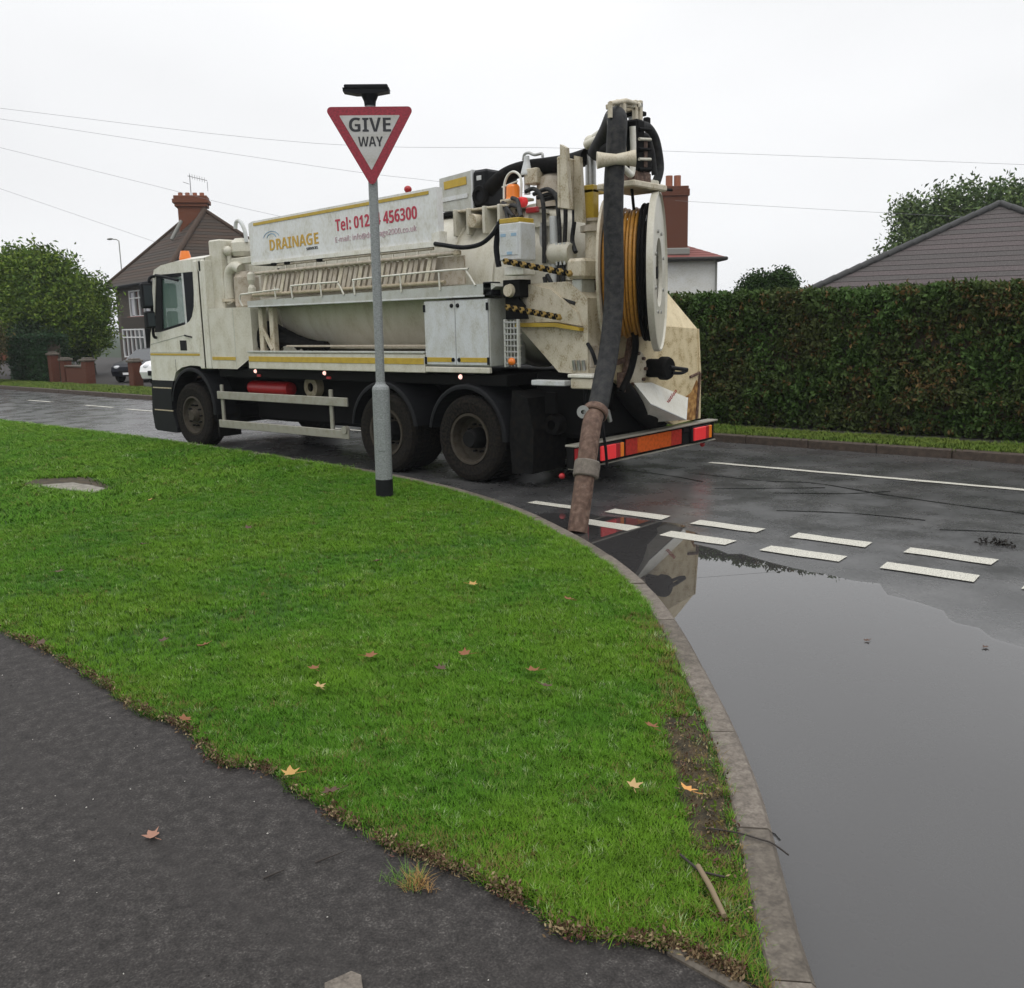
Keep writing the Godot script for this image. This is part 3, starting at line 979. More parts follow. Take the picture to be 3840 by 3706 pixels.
# ------------------------------------------------------------------ foliage
func leaf_clump(count: int, size: float, spread: float, sd: int, curl := .3) -> ArrayMesh:
	var r := RandomNumberGenerator.new()
	r.seed = sd
	var s := Shape.new()
	for i in count:
		var c := Vector3(r.randfn(), r.randfn(), r.randfn()) * spread * .5
		var nn := (Vector3(r.randfn(), r.randfn() * .8 + .5, r.randfn())).normalized()
		var a := nn.cross(Vector3(r.randfn(), r.randfn(), r.randfn())).normalized()
		var b := nn.cross(a)
		var z := size * r.randf_range(.7, 1.3)
		var p := [c - a * z, c - b * z * .45 + nn * z * curl * .3, c + a * z - nn * z * curl, c + b * z * .45 + nn * z * curl * .3]
		s.tri(p[0], p[1], p[2], nn, nn, nn)
		s.tri(p[0], p[2], p[3], nn, nn, nn)
	return s.mesh()

func rot() -> Basis:
	return Basis(Vector3(rng.randfn(), rng.randfn(), rng.randfn()).normalized(), rng.randf() * TAU)

# tree: trunk and limbs, and a crown of leaf clumps spread over uneven lumps
func tree(called: String, base: Vector3, lumps: Array, trunk_r: float, leaf: float, count: int, cols: Array, label: String, cat := "tree") -> Node3D:
	var o := node(called)
	o.position = base
	var mid := Vector3.ZERO
	for l in lumps: mid += l[0]
	mid /= lumps.size()
	var s := Shape.new()
	var fork := Vector3(mid.x * .3, maxf(mid.y * .45, .3), mid.z * .3)
	s.tube(through([Vector3.ZERO, fork * .5 + Vector3(.05, 0, .03), fork]), [trunk_r, trunk_r * .95, trunk_r * .9, trunk_r * .88, trunk_r * .85, trunk_r * .82, trunk_r * .8, trunk_r * .78, trunk_r * .76, trunk_r * .74, trunk_r * .7], 10)
	for l in lumps:
		var e: Vector3 = l[0]
		var k := through([fork, fork.lerp(e, .5) + Vector3(rng.randfn(), rng.randfn(), rng.randfn()) * .12, e + Vector3(0, l[1].y * .4, 0)], 4)
		var rr := []
		for i in k.size(): rr.append(lerpf(trunk_r * .5, .012, float(i) / (k.size() - 1)))
		s.tube(k, rr, 7)
		for j in 3:
			var e2: Vector3 = e + Vector3(rng.randfn(), rng.randfn(), rng.randfn()) * l[1] * .5
			s.tube([fork.lerp(e, .6), e2], [trunk_r * .2, .008], 5)
	obj("trunk", s, M.bark, o)
	var xf := []
	var cc := []
	var vol := 0.0
	for l in lumps: vol += l[1].x * l[1].y
	var nf := noise(int(abs(base.x) * 10) + 5, .9, 3)
	for l in lumps:
		var n := int(count * l[1].x * l[1].y / vol)
		for i in n:
			var d := Vector3(rng.randfn(), rng.randfn(), rng.randfn()).normalized()
			var rad := pow(rng.randf(), .45)
			rad *= 1.0 + .28 * nf.get_noise_3dv((l[0] + d * 2.0) * 1.3)
			if rng.randf() < .05: rad *= rng.randf_range(1.0, 1.18)
			var q: Vector3 = l[0] + d * l[1] * rad
			if q.y < .1: continue
			if nf.get_noise_3dv(q * 2.2) < -.16 and rng.randf() < .85: continue
			xf.append(Transform3D(rot().scaled(Vector3.ONE * rng.randf_range(.7, 1.3)), q))
			var c: Color = cols[rng.randi() % cols.size()]
			cc.append(c * rng.randf_range(.7, 1.25))
	copies("crown", leaf_clump(16, leaf, leaf * 5.5, 5), M.leaf, xf, cc, o).set_meta("kind", "stuff")
	tag(o, label, cat)
	return o

func build_trees() -> void:
	var dk := [Color(.07, .13, .014), Color(.105, .17, .018), Color(.145, .2, .024)]
	var md := [Color(.09, .15, .018), Color(.125, .18, .022), Color(.06, .11, .015)]
	var lt := [Color(.1, .15, .05), Color(.12, .17, .055), Color(.075, .12, .045)]
	tree("broadleaf_tree", from_view(-18.9, 0, 38), [[Vector3(0, 3.7, 0), Vector3(1.4, 1.35, 1.4)], [Vector3(-1.3, 2.6, .3), Vector3(1.4, 1.4, 1.2)], [Vector3(.9, 2.3, .3), Vector3(1.3, 1.5, 1.2)], [Vector3(.1, 4.4, 0), Vector3(.55, .6, .6)], [Vector3(-1.1, 4.2, .2), Vector3(.6, .55, .6)], [Vector3(1.3, 3.9, .2), Vector3(.6, .5, .5)]], .16, .075, 2600, dk, "tallest dark green tree at the far left behind the clipped hedge")
	tree("broadleaf_tree", from_view(-17.3, 0, 36.5), [[Vector3(0, 3.5, 0), Vector3(1.2, 1.25, 1.2)], [Vector3(.9, 2.6, .2), Vector3(1.1, 1.25, 1.1)], [Vector3(-.6, 2.0, .4), Vector3(1.2, 1.1, 1.1)], [Vector3(-.4, 4.2, 0), Vector3(.5, .5, .5)]], .14, .075, 2500, md, "mid green spreading tree over the brick gate pillars")
	tree("broadleaf_tree", from_view(-16.4, 0, 37.5), [[Vector3(0, 2.9, 0), Vector3(.95, 1.0, 1.0)], [Vector3(.35, 1.9, .2), Vector3(.85, 1.0, .9)], [Vector3(-.7, 1.6, .3), Vector3(1.0, 1.0, 1.0)]], .12, .07, 1900, md, "lower green tree partly covering the hip-roofed house windows")
	tree("dark_shrub", from_view(-17.6, 0, 35.2), [[Vector3(0, 1.2, 0), Vector3(.9, .9, .7)], [Vector3(1.0, .9, 0), Vector3(.9, .8, .7)]], .06, .06, 1300, [Color(.02, .04, .014), Color(.026, .05, .02)], "dark shrub beneath the left trees behind the low brick wall", "shrub")
	tree("russet_shrub", from_view(-17.6, 0, 32.2), [[Vector3(0, 1.6, 0), Vector3(.55, .8, .5)], [Vector3(-.4, 1.0, 0), Vector3(.5, .8, .5)]], .05, .05, 800, [Color(.09, .075, .03), Color(.06, .06, .022)], "brownish green shrub at the extreme left beside the clipped hedge", "shrub")
	tree("broadleaf_tree", from_view(18.7, -.35, 40), [[Vector3(-1.3, 4.8, 0), Vector3(1.5, 1.5, 1.5)], [Vector3(-.2, 6.0, 0), Vector3(1.3, 1.3, 1.3)], [Vector3(1.7, 5.9, .2), Vector3(1.5, 1.2, 1.4)], [Vector3(-2.0, 6.2, 0), Vector3(.75, .7, .7)], [Vector3(3.2, 6.1, 0), Vector3(1.2, 1.1, 1.1)], [Vector3(-2.9, 4.1, 0), Vector3(.6, .6, .6)], [Vector3(1.5, 4.3, 0), Vector3(2.0, 1.3, 1.5)]], .2, .09, 2900, lt, "pale green tree behind the grey bungalow roof")
	tree("clipped_bush", from_view(5.42, 0, 20), [[Vector3(-.22, 2.18, .1), Vector3(.30, .36, .3)], [Vector3(.22, 2.2, -.1), Vector3(.30, .37, .3)], [Vector3(0, 1.5, 0), Vector3(.5, .8, .5)]], .06, .035, 7000, [Color(.03, .06, .018), Color(.04, .075, .02)], "round clipped bush peeping over the long hedge beside the white house", "bush")

func hedge_thing(called: String, mn: Vector3, mx: Vector3, yaw: float, n: int, cols: Array, leaf: float, label: String) -> Node3D:
	# box-clipped hedge: solid dark core painted for the shade within, leaves through the outer quarter metre
	var o := node(called)
	o.rotation.y = yaw
	var s := Shape.new()
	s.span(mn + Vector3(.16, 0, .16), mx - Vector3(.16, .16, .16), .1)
	obj("dark_core", s, M.core, o)  # one solid box, the inner shade put into its dark colour
	var xf := []
	var cc := []
	var f := noise(401, 1.1, 3)
	var f2 := noise(402, .55, 3)
	var f3 := noise(403, 2.6, 3)
	for i in n:
		var p := Vector3(rng.randf_range(mn.x, mx.x), rng.randf_range(mn.y, mx.y), 0)
		var q: Vector3
		var k := rng.randf()
		var dep := rng.randf() * rng.randf() * .3
		if k < .72:
			q = Vector3(p.x, lerpf(mn.y + .03, mx.y, rng.randf()), mx.z - dep)
		elif k < .95:
			q = Vector3(p.x, mx.y - dep, rng.randf_range(mn.z, mx.z))
		else:
			q = Vector3((mn.x + dep) if rng.randf() < .5 else (mx.x - dep), p.y, rng.randf_range(mn.z, mx.z))
		var bump := f.get_noise_3dv(q) * .14 + f3.get_noise_3dv(q) * .08
		q += Vector3(0, bump * .5, bump)
		if f3.get_noise_3dv(q * 1.3 + Vector3(9, 0, 0)) < -.2 and rng.randf() < .75: continue
		xf.append(Transform3D(rot().scaled(Vector3.ONE * rng.randf_range(.75, 1.25)), q))
		var t := clampf(f2.get_noise_3dv(q * 1.2) * 1.3 + .42 + f3.get_noise_3dv(q * .7 + Vector3(3, 5, 1)) * .6, 0, 1)
		var c: Color = cols[0].lerp(cols[1], t)
		if rng.randf() < .12 * (1.0 - t) + .01 + clampf((q.x + 5.6) * .08, 0, .16) * (1.0 - t): c = cols[2]
		cc.append(c * rng.randf_range(.85, 1.45))
	copies("foliage", leaf_clump(7, leaf, leaf * 2.6, 9), M.hedge, xf, cc, o).set_meta("kind", "stuff")
	tag(o, label, "hedge")
	return o

func build_hedge() -> void:
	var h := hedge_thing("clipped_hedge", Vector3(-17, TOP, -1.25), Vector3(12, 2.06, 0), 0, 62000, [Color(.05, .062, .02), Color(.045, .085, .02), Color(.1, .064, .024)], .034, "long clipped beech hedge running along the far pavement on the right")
	h.position = Vector3(0, 0, -13.22)
	h.rotation.y = -.008
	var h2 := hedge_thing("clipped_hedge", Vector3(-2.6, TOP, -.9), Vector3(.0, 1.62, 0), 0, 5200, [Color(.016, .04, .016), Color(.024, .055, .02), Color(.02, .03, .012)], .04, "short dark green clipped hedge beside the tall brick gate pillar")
	h2.position = Vector3(-33.0, 0, -14.3)

# ------------------------------------------------------------------ grass
func blade_tuft(n: int, h: float, sp: float, w: float, sd: int) -> ArrayMesh:
	var r := RandomNumberGenerator.new()
	r.seed = sd
	var s := Shape.new()
	for i in n:
		var b := Vector3(r.randfn(), 0, r.randfn()) * sp
		var an := r.randf() * TAU
		var lean := Vector3(cos(an), 0, sin(an)) * h * r.randf_range(.4, 1.7)
		var hh := h * r.randf_range(.55, 1.15)
		var sd2 := Vector3(-sin(an), 0, cos(an)) * w
		var m := b + lean * .35 + Vector3(0, hh * .6, 0)
		var t := b + lean + Vector3(0, hh, 0)
		var nn := (Vector3(0, 1, 0) - lean.normalized() * .5).normalized()
		s.tri(b - sd2, b + sd2, m + sd2 * .8, nn, nn, nn)
		s.tri(b - sd2, m + sd2 * .8, m - sd2 * .8, nn, nn, nn)
		s.tri(m - sd2 * .8, m + sd2 * .8, t, nn, nn, nn)
	return s.mesh()

var bare := PackedVector2Array([Vector2(-1.94, -3.18), Vector2(-1.83, -3.3), Vector2(-1.68, -3.12), Vector2(-1.4, -2.72), Vector2(-1.22, -2.45), Vector2(-1.22, -2.4), Vector2(-1.36, -2.42), Vector2(-1.5, -2.62), Vector2(-1.68, -2.85)])
var slab_hole := PackedVector2Array([Vector2(-10.75, -4.22), Vector2(-9.35, -4.42), Vector2(-9.6, -4.75), Vector2(-10.6, -4.95), Vector2(-11.0, -4.6)])

func build_grass() -> void:
	var xf := [[], [], []]
	var cc := [[], [], []]
	var f := noise(501, .9, 4)
	var f2 := noise(502, 3.2, 3)
	var f3 := noise(503, .28, 3)
	var zones := [[Vector2(-4.2, -7.4), Vector2(-.8, -1.75), 4300, 0], [Vector2(-8.5, -7.4), Vector2(-4.2, -1.9), 2100, 0], [Vector2(-22, -7.4), Vector2(-8.5, -1.9), 420, 1], [Vector2(-55, -7.4), Vector2(-22, -1.9), 70, 1]]
	for z in zones:
		var a: Vector2 = z[0]; var b: Vector2 = z[1]
		var n := int((b.x - a.x) * (b.y - a.y) * z[2])
		for i in n:
			var p := Vector2(rng.randf_range(a.x, b.x), rng.randf_range(a.y, b.y))
			# tufts creep a little over the edge of the footpath
			var edge := f2.get_noise_2d(p.x * 1.5, 3.0) * .035
			if not Geometry2D.is_point_in_polygon(p + Vector2(0, -edge - .005), verge): continue
			var inb := Geometry2D.is_point_in_polygon(p, bare)
			if inb and rng.randf() < .93: continue
			if Geometry2D.is_point_in_polygon(p, slab_hole): continue
			var lo := f.get_noise_2d(p.x, p.y)
			var fine := f2.get_noise_2d(p.x, p.y)
			var sc := 1.0 + .2 * lo + .2 * fine
			# thin, worn strip close to the kerb at the near corner
			var worn := clampf(1.0 - absf(p.x + .62 * -p.y * .0 - kerb_x(p.y)) / .28, 0, 1) if p.y > -4.3 else 0.0
			if worn > 0 and rng.randf() < worn * .55: continue
			var near_path := clampf((p.y + 2.15) / .25, 0, 1)
			var dry := clampf(worn * .8 + near_path * .35 + maxf(0, f3.get_noise_2d(p.x * 6, p.y * 6)) * .5 - .1, 0, 1)
			var c := Color(.076, .195, .013).lerp(Color(.102, .212, .014), clampf(.5 + lo * 1.0 + f3.get_noise_2d(p.x, p.y), 0, 1))
			c = c.lerp(Color(.05, .145, .012), clampf(-lo * 1.0 - .1, 0, .6))
			if rng.randf() < dry * .55: c = Color(.17, .125, .045)
			elif rng.randf() < .05: c = Color(.2, .28, .07)
			elif rng.randf() < .008: c = Color(.16, .11, .04)
			elif rng.randf() < .015: c = Color(.32, .4, .2)
			c = c * rng.randf_range(.7, 1.2) * (1.0 + .15 * fine)
			var k: int = z[3]
			if k == 0 and rng.randf() < .3: k = 2
			if k == 2: sc *= .8
			xf[k].append(Transform3D(Basis(Vector3.UP, rng.randf() * TAU).scaled(Vector3(1, 1.0 if k == 1 else 1.0, 1) * sc), Vector3(p.x, TOP - .01, p.y)))
			cc[k].append(c)
	stuff(copies("grass", blade_tuft(14, .027, .018, .0012, 1), M.grass, xf[0], cc[0]))
	stuff(copies("grass", blade_tuft(22, .04, .05, .0028, 2), M.grass, xf[1], cc[1]))
	stuff(copies("grass", blade_tuft(9, .034, .016, .0014, 3), M.grass, xf[2], cc[2]))
	# far verge across the road
	var x2 := []
	var c2 := []
	for i in 16000:
		var x := rng.randf_range(-45, 14)
		var t := rng.randf()
		var z0 := -12.12 + (x + 4.0) * .0155
		var z1 := -12.86 if x > -6 else -12.9 - minf(1.2, (-6 - x) * .09)
		var fl := f.get_noise_2d(x, t * 3.0)
		if x < -12 and fl < .05 and rng.randf() < .6: continue
		x2.append(Transform3D(Basis(Vector3.UP, rng.randf() * TAU).scaled(Vector3.ONE * rng.randf_range(.7, 1.2)), Vector3(x, TOP - .01, lerpf(z0, z1, t))))
		c2.append(Color(.085, .14, .02).lerp(Color(.13, .16, .035), clampf(fl + .4, 0, 1)) * rng.randf_range(.8, 1.2))
	stuff(copies("grass", blade_tuft(22, .05, .06, .004, 4), M.grass, x2, c2))
	# clover and broad weeds by the kerb and at the path edge
	var x3 := []
	var c3 := []
	for i in 900:
		var p := Vector2(rng.randf_range(-2.0, -.85), rng.randf_range(-3.6, -1.9))
		if not Geometry2D.is_point_in_polygon(p, verge): continue
		var dk := absf(p.x - kerb_x(p.y))
		if dk > .3 or dk < .03 or rng.randf() < dk * 2.6: continue
		x3.append(Transform3D(Basis(Vector3.UP, rng.randf() * TAU).scaled(Vector3.ONE * rng.randf_range(.7, 1.4)), Vector3(p.x, TOP + .006, p.y)))
		c3.append((Color(.11, .18, .02) if rng.randf() < .6 else Color(.15, .12, .045)) * rng.randf_range(.7, 1.2))
	stuff(copies("low_weeds", leaf_clump(8, .008, .022, 21, .1), M.grass, x3, c3))
	# brown litter of dead grass and soil crumbs along the edge of the footpath and the bare patch
	x3 = []; c3 = []
	for i in 5200:
		var p: Vector2
		if i < 3000:
			var tx := -.95 - 8.0 * rng.randf() * rng.randf()
			var k := 0
			while k < path_edge.size() - 2 and path_edge[k + 1].x < tx: k += 1
			var e0: Vector2 = path_edge[k]; var e1: Vector2 = path_edge[k + 1]
			p = e0.lerp(e1, clampf((tx - e0.x) / maxf(.001, e1.x - e0.x), 0, 1)) + Vector2(0, rng.randfn() * .016 + .006)
			if f.get_noise_2d(p.x * 3.0, 9) < -.15 and rng.randf() < .8: continue
			if p.x > -.9: continue
		else:
			p = Vector2(rng.randf_range(-2.0, -1.0), rng.randf_range(-3.3, -2.1))
			if not Geometry2D.is_point_in_polygon(p, verge): continue
			if not Geometry2D.is_point_in_polygon(p, bare) and absf(p.x - kerb_x(p.y)) > .12: continue
		x3.append(Transform3D(rot().scaled(Vector3.ONE * rng.randf_range(.6, 1.5)), Vector3(p.x, TOP + .002 + rng.randf() * .012, p.y)))
		c3.append([Color(.13, .085, .04), Color(.2, .14, .07), Color(.07, .045, .02), Color(.26, .2, .1), Color(.1, .04, .025)][rng.randi() % 5])
	stuff(copies("dead_grass_litter", leaf_clump(3, .006, .010, 31, .1), M.dead, x3, c3))
	var s := Shape.new()
	s.sheet(ease_edge(Array(bare), .02, 6.0, 3), TOP - .003)
	struct(obj("bare_soil", s, M.soil))

func kerb_x(z: float) -> float:
	for i in kerb_in.size() - 1:
		if (kerb_in[i].y - z) * (kerb_in[i + 1].y - z) <= 0.0:
			return kerb_in[i].x
	return 0.0

# ------------------------------------------------------------------ give way sign
func rounded_triangle(half: float, rad: float) -> PackedVector2Array:
	# point down, corners rounded; half = half the side before rounding
	var hgt := half * sqrt(3.0)
	var c := [Vector2(-half, 0), Vector2(half, 0), Vector2(0, -hgt)]
	var mid := Vector2(0, -hgt / 3)
	var o := PackedVector2Array()
	for i in 3:
		var q: Vector2 = c[i]
		var dir := (q - mid).normalized()
		var cen := q - dir * rad * 2.0
		var a0 := dir.angle() + PI / 3
		for k in 7:
			o.append(cen + Vector2.from_angle(a0 - PI * 2 / 3 * k / 6.0) * rad)
	return o

func build_sign() -> void:
	var o := node("give_way_sign")
	o.position = Vector3(-6.765, TOP - .02, -6.025)
	o.basis = Basis(Vector3(-6.78, 0, -6.01).normalized(), .009) * Basis(Vector3.UP, atan2(6.78, 6.01) - .12)
	var s := Shape.new()
	s.lathe([Vector2(.082, .0), Vector2(.082, 1.05), Vector2(.075, 1.075), Vector2(.05, 1.1), Vector2(.044, 1.12)], Vector3.ZERO, Vector3.UP, 24)
	obj("wide_base_post", s, M.galv, o)
	s = Shape.new()
	s.lathe([Vector2(.084, 0), Vector2(.084, .185), Vector2(.082, .19)], Vector3.ZERO, Vector3.UP, 24)
	obj("black_sleeve", s, M.black, o)
	s = Shape.new()
	s.box(Vector3(0, .62, .081), Vector3(.07, .3, .008), .003)
	obj("access_door", s, M.galv, o)
	s = Shape.new()
	s.cyl(Vector3(0, 1.08, 0), Vector3(0, 3.68, 0), .043, 20)
	obj("post", s, M.galv, o)
	var yt := 3.575
	s = Shape.new()
	s.prism(rounded_triangle(.405, .036), Vector3(0, yt, .058), Vector3.RIGHT, Vector3.UP, Vector3(0, 0, .012))
	var plate := obj("sign_plate", s, M.sign_red, o)
	s = Shape.new()
	s.prism(rounded_triangle(.272, .006), Vector3(0, yt - .074, .0705), Vector3.RIGHT, Vector3.UP, Vector3(0, 0, .002))
	obj("white_triangle", s, M.sign_white, plate)
	text("GIVE", .118, .002, M.text_black, Transform3D(Basis(), Vector3(.0, yt - .157, .0735)), plate, "lettering", "Droid Sans", 700, .375)
	text("WAY", .083, .002, M.text_black, Transform3D(Basis(), Vector3(.0, yt - .30, .0735)), plate, "lettering", "Droid Sans", 700, .222)
	s = Shape.new()
	for yy in [yt - .1, yt - .38]:
		s.lathe([Vector2(.05, -.02), Vector2(.05, .02), Vector2(.044, .02)], Vector3(0, yy, 0), Vector3.UP, 20)
		s.box(Vector3(0, yy, .05), Vector3(.08, .04, .016), .003)
	obj("clip", s, M.galv, o)
	# the black sign light on top
	var l := node("sign_light", o)
	l.position.y = -.085
	s = Shape.new()
	s.lathe([Vector2(.05, 3.68), Vector2(.055, 3.72), Vector2(.075, 3.765), Vector2(.08, 3.78)], Vector3.ZERO, Vector3.UP, 20)
	obj("bracket", s, M.black, l)
	s = Shape.new()
	s.prism(PackedVector2Array([Vector2(-.21, 3.79), Vector2(-.1, 3.77), Vector2(.08, 3.77), Vector2(.2, 3.79), Vector2(.2, 3.815), Vector2(-.21, 3.815)]), Vector3(-.02, 0, -.04), Vector3.RIGHT, Vector3.UP, Vector3(0, 0, .12))
	s.box(Vector3(-.025, 3.834, .02), Vector3(.39, .034, .11), .01)
	obj("housing", s, M.black, l)
	s = Shape.new()
	s.box(Vector3(-.025, 3.816, .02), Vector3(.415, .008, .13), .003)
	obj("seal", s, M.chassis, l)
	tag(o, "GIVE WAY triangle sign on a grey post with black light on top", "road sign")

# ------------------------------------------------------------------ small things lying about
func leaf_mesh(sd: int) -> ArrayMesh:
	# a curled maple-like leaf: lobed outline, folded along the middle
	var r := RandomNumberGenerator.new()
	r.seed = sd
	var s := Shape.new()
	var rim := []
	var k := 15
	for i in k:
		var a := TAU * i / k
		var rad := .032 * (1.0 if i % 3 == 0 else (.55 if i % 3 == 1 else .68)) * r.randf_range(.85, 1.15)
		rim.append(Vector3(cos(a) * rad, .006 + rad * rad * 9.0 * r.randf_range(.2, 1.6), sin(a) * rad * .85))
	for i in k:
		s.tri(Vector3(0, .004, 0), rim[i], rim[(i + 1) % k], Vector3.UP, Vector3.UP, Vector3.UP)
	s.tube([Vector3(-.02, .006, 0), Vector3(-.055, .012, .006)], .0012, 5)
	return s.mesh()

func build_small_things() -> void:
	var lv := [
		[-6.63, -3.46, 0, "dark brown fallen leaf in the grass below left of the sign post"],
		[-8.35, -4.48, 2, "yellowish fallen leaf in the grass just right of the concrete slab"],
		[-4.78, -4.16, 0, "dark brown leaf in the grass straight below the sign base"],
		[-3.85, -4.12, 2, "pale orange leaf in the grass halfway between sign base and kerb"],
		[-3.18, -4.21, 1, "rust orange leaf in the grass nearest the reflection of the hose reel"],
		[-3.27, -2.47, 3, "light tan fallen leaf in the grass near the middle of the path edge"],
		[-3.47, -2.6, 1, "small orange brown leaf just above the light tan leaf in the grass"],
		[-4.43, -2.38, 0, "dark red brown leaf in the left grass close to the path"],
		[-4.19, -2.46, 1, "dull orange leaf right of the dark red brown leaf near the path"],
		[-4.92, -1.97, 0, "dark curled leaf on the path edge at the left of the picture"],
		[-3.39, -2.88, 1, "faint rusty leaf sunk in the grass in the middle of the verge"],
		[-2.99, -2.96, 0, "dark brown leaf, left one of a pair in mid verge"],
		[-3.04, -3.18, 1, "orange leaf, upper right one of a pair in mid verge"],
		[-2.46, -3.09, 0, "dark leaf in the grass left of the bare soil patch"],
		[-2.63, -3.2, 1, "small rusty leaf above the dark leaf left of the bare soil"],
		[-1.87, -3.01, 1, "dark red leaf at the top corner of the bare soil patch"],
		[-1.5, -2.65, 4, "bright orange leaf lying on the bare soil beside the kerb"],
		[-1.66, -2.56, 3, "dull tan leaf left of the bright orange leaf by the kerb"],
		[-2.76, -1.38, 5, "pinkish brown leaf lying alone on the grey footpath"],
		[-3.43, -1.9, 1, "red brown leaf on the footpath edge below the light tan leaf"],
		[-2.69, -1.88, 2, "orange leaf on the edge of the footpath near its middle"],
		[-2.46, -1.88, 0, "brown leaf on the path edge to the right of the orange one"],
		[-6.34, -2.7, 0, "dark leaf in the grass near the left edge of the picture"],
		[-6.47, -4.28, 0, "small dark leaf in the grass left of the sign below the front wheel"],
	]
	var cols := [Color(.075, .035, .02), Color(.2, .075, .025), Color(.42, .25, .07), Color(.42, .28, .12), Color(.62, .3, .08), Color(.3, .15, .1)]
	var lm := [leaf_mesh(1), leaf_mesh(2), leaf_mesh(3)]
	var lmat := []
	for c in cols:
		var m := mat(lin(c.r, c.g, c.b), .65)
		m.cull_mode = BaseMaterial3D.CULL_DISABLED
		m.backlight_enabled = true; m.backlight = Color(.2, .12, .05)
		lmat.append(m)
	for i in lv.size():
		var q: Array = lv[i]
		var o := MeshInstance3D.new()
		o.name = numbered(self, "fallen_leaf")
		o.mesh = lm[i % 3]; o.material_override = lmat[q[2]]
		var on_path: bool = q[1] > -1.84 or (q[2] == 5)
		o.transform = Transform3D(Basis(Vector3.UP, rng.randf() * TAU) * Basis(Vector3.RIGHT, rng.randf_range(-.3, .3)).scaled(Vector3.ONE * (1.1 if q[2] > 1 else 1.15)), Vector3(q[0], (TOP - .008) if on_path else TOP + .034, q[1]))
		add_child(o, true)
		tag(o, q[3], "leaf", "fallen leaves on the verge and path")
	# twigs on the path
	var tw := [[Vector3(-2.215, 0, -1.615), Vector3(-2.19, 0, -1.71), .0035, "thin dark twig on the footpath, the longer upper one of two"], [Vector3(-2.27, 0, -1.465), Vector3(-2.255, 0, -1.53), .004, "short dark twig on the footpath, the lower one of two"]]
	for q in tw:
		var s := Shape.new()
		var a: Vector3 = q[0] + Vector3(0, TOP - .006, 0); var b: Vector3 = q[1] + Vector3(0, TOP - .004, 0)
		s.tube([a, a.lerp(b, .4) + Vector3(.004, .003, .002), b], [q[2], q[2] * .8, q[2] * .5], 6)
		tag(obj("twig", s, M.twig), q[3], "twig", "twigs on the footpath")
	var s3 := Shape.new()
	s3.tube(through([Vector3(-1.36, TOP + .016, -2.50), Vector3(-1.26, TOP + .012, -2.545), Vector3(-1.19, TOP + .008, -2.56), Vector3(-1.15, TOP + .006, -2.565), Vector3(-1.10, TOP - .02, -2.575)]), .003, 6)
	tag(obj("twig", s3, M.twig), "bent dark twig lying across the top of the near kerb stone", "twig")
	s3 = Shape.new()
	s3.tube([Vector3(-1.255, TOP + .025, -2.285), Vector3(-1.17, TOP + .03, -2.205), Vector3(-1.085, TOP + .02, -2.125)], [.008, .0085, .0075], 8)
	tag(obj("stick", s3, M.stick), "pale broken stick lying in the grass beside the kerb", "stick")
	s3 = Shape.new()
	s3.tube([Vector3(-1.33, TOP + .022, -2.31), Vector3(-1.24, TOP + .02, -2.27), Vector3(-1.17, TOP + .02, -2.29)], .004, 6)
	tag(obj("twig", s3, M.twig), "dark twig crossing the top of the pale broken stick", "twig")
	# tuft of grass growing out of the footpath
	var tu := node("grass_tuft")
	tu.position = Vector3(-1.9, TOP - .014, -1.735)
	for dry in [false, true]:
		var gx := []
		for i in 13:
			gx.append(Transform3D(Basis(Vector3.UP, rng.randf() * TAU).scaled(Vector3.ONE * rng.randf_range(.5, .85)), Vector3(rng.randfn() * .028 + (.012 if dry else -.012), 0, rng.randfn() * .02)))
		heap("dry_blades" if dry else "green_blades", blade_tuft(10, .05, .012, .0014, 8), gx, mat(lin(.3, .17, .05) if dry else lin(.075, .16, .015), .8), tu)
	tag(tu, "lone yellowing tuft of grass growing out of the footpath", "grass tuft")
	# white clover patch
	# concrete slab sunk in the verge
	var sl := node("concrete_slab")
	var s := Shape.new()
	s.prism(ease_edge([Vector2(-10.5, -4.28), Vector2(-9.45, -4.46), Vector2(-9.62, -4.68), Vector2(-10.3, -4.66)], .03, 2.0, 9), Vector3(0, TOP - .02, 0), Vector3.RIGHT, Vector3.BACK, Vector3(0, .022, 0))
	obj("slab_top", s, M.concrete, sl)
	s = Shape.new()
	s.sheet(ease_edge(Array(slab_hole), .05, 1.5, 10), TOP - .004)
	obj("soil_rim", s, M.soil, sl)
	tag(sl, "pale concrete slab in a bare hollow of the grass at left", "slab")
	# pale stone at the bottom edge of the picture
	s = Shape.new()
	s.prism(ease_edge([Vector2(-1.75, -1.28), Vector2(-1.73, -1.355), Vector2(-1.70, -1.36), Vector2(-1.65, -1.32), Vector2(-1.67, -1.22)], .006, 5.0, 11), Vector3(0, TOP - .02, 0), Vector3.RIGHT, Vector3.BACK, Vector3(0, .022, 0))
	tag(obj("paving_stone", s, M.kerb, null), "pale paving stone let into the footpath at the bottom edge", "paving stone")
	# stones and crumbs on the footpath
	var gx2 := []
	var gc2 := []
	for i in 210:
		gx2.append(Transform3D(rot().scaled(Vector3.ONE * rng.randf_range(.4, 1.3)), Vector3(rng.randf_range(-5.5, -.3), TOP - .01, rng.randf_range(-1.85, -.6))))
		gc2.append(Color(.5, .48, .44) if rng.randf() < .35 else Color(.035, .032, .03))
	var pb := Shape.new()
	pb.ball(Vector3.ZERO, Vector3(.0022, .0016, .003), 6, 4)
	stuff(copies("gravel", pb.mesh(), M.dead, gx2, gc2))
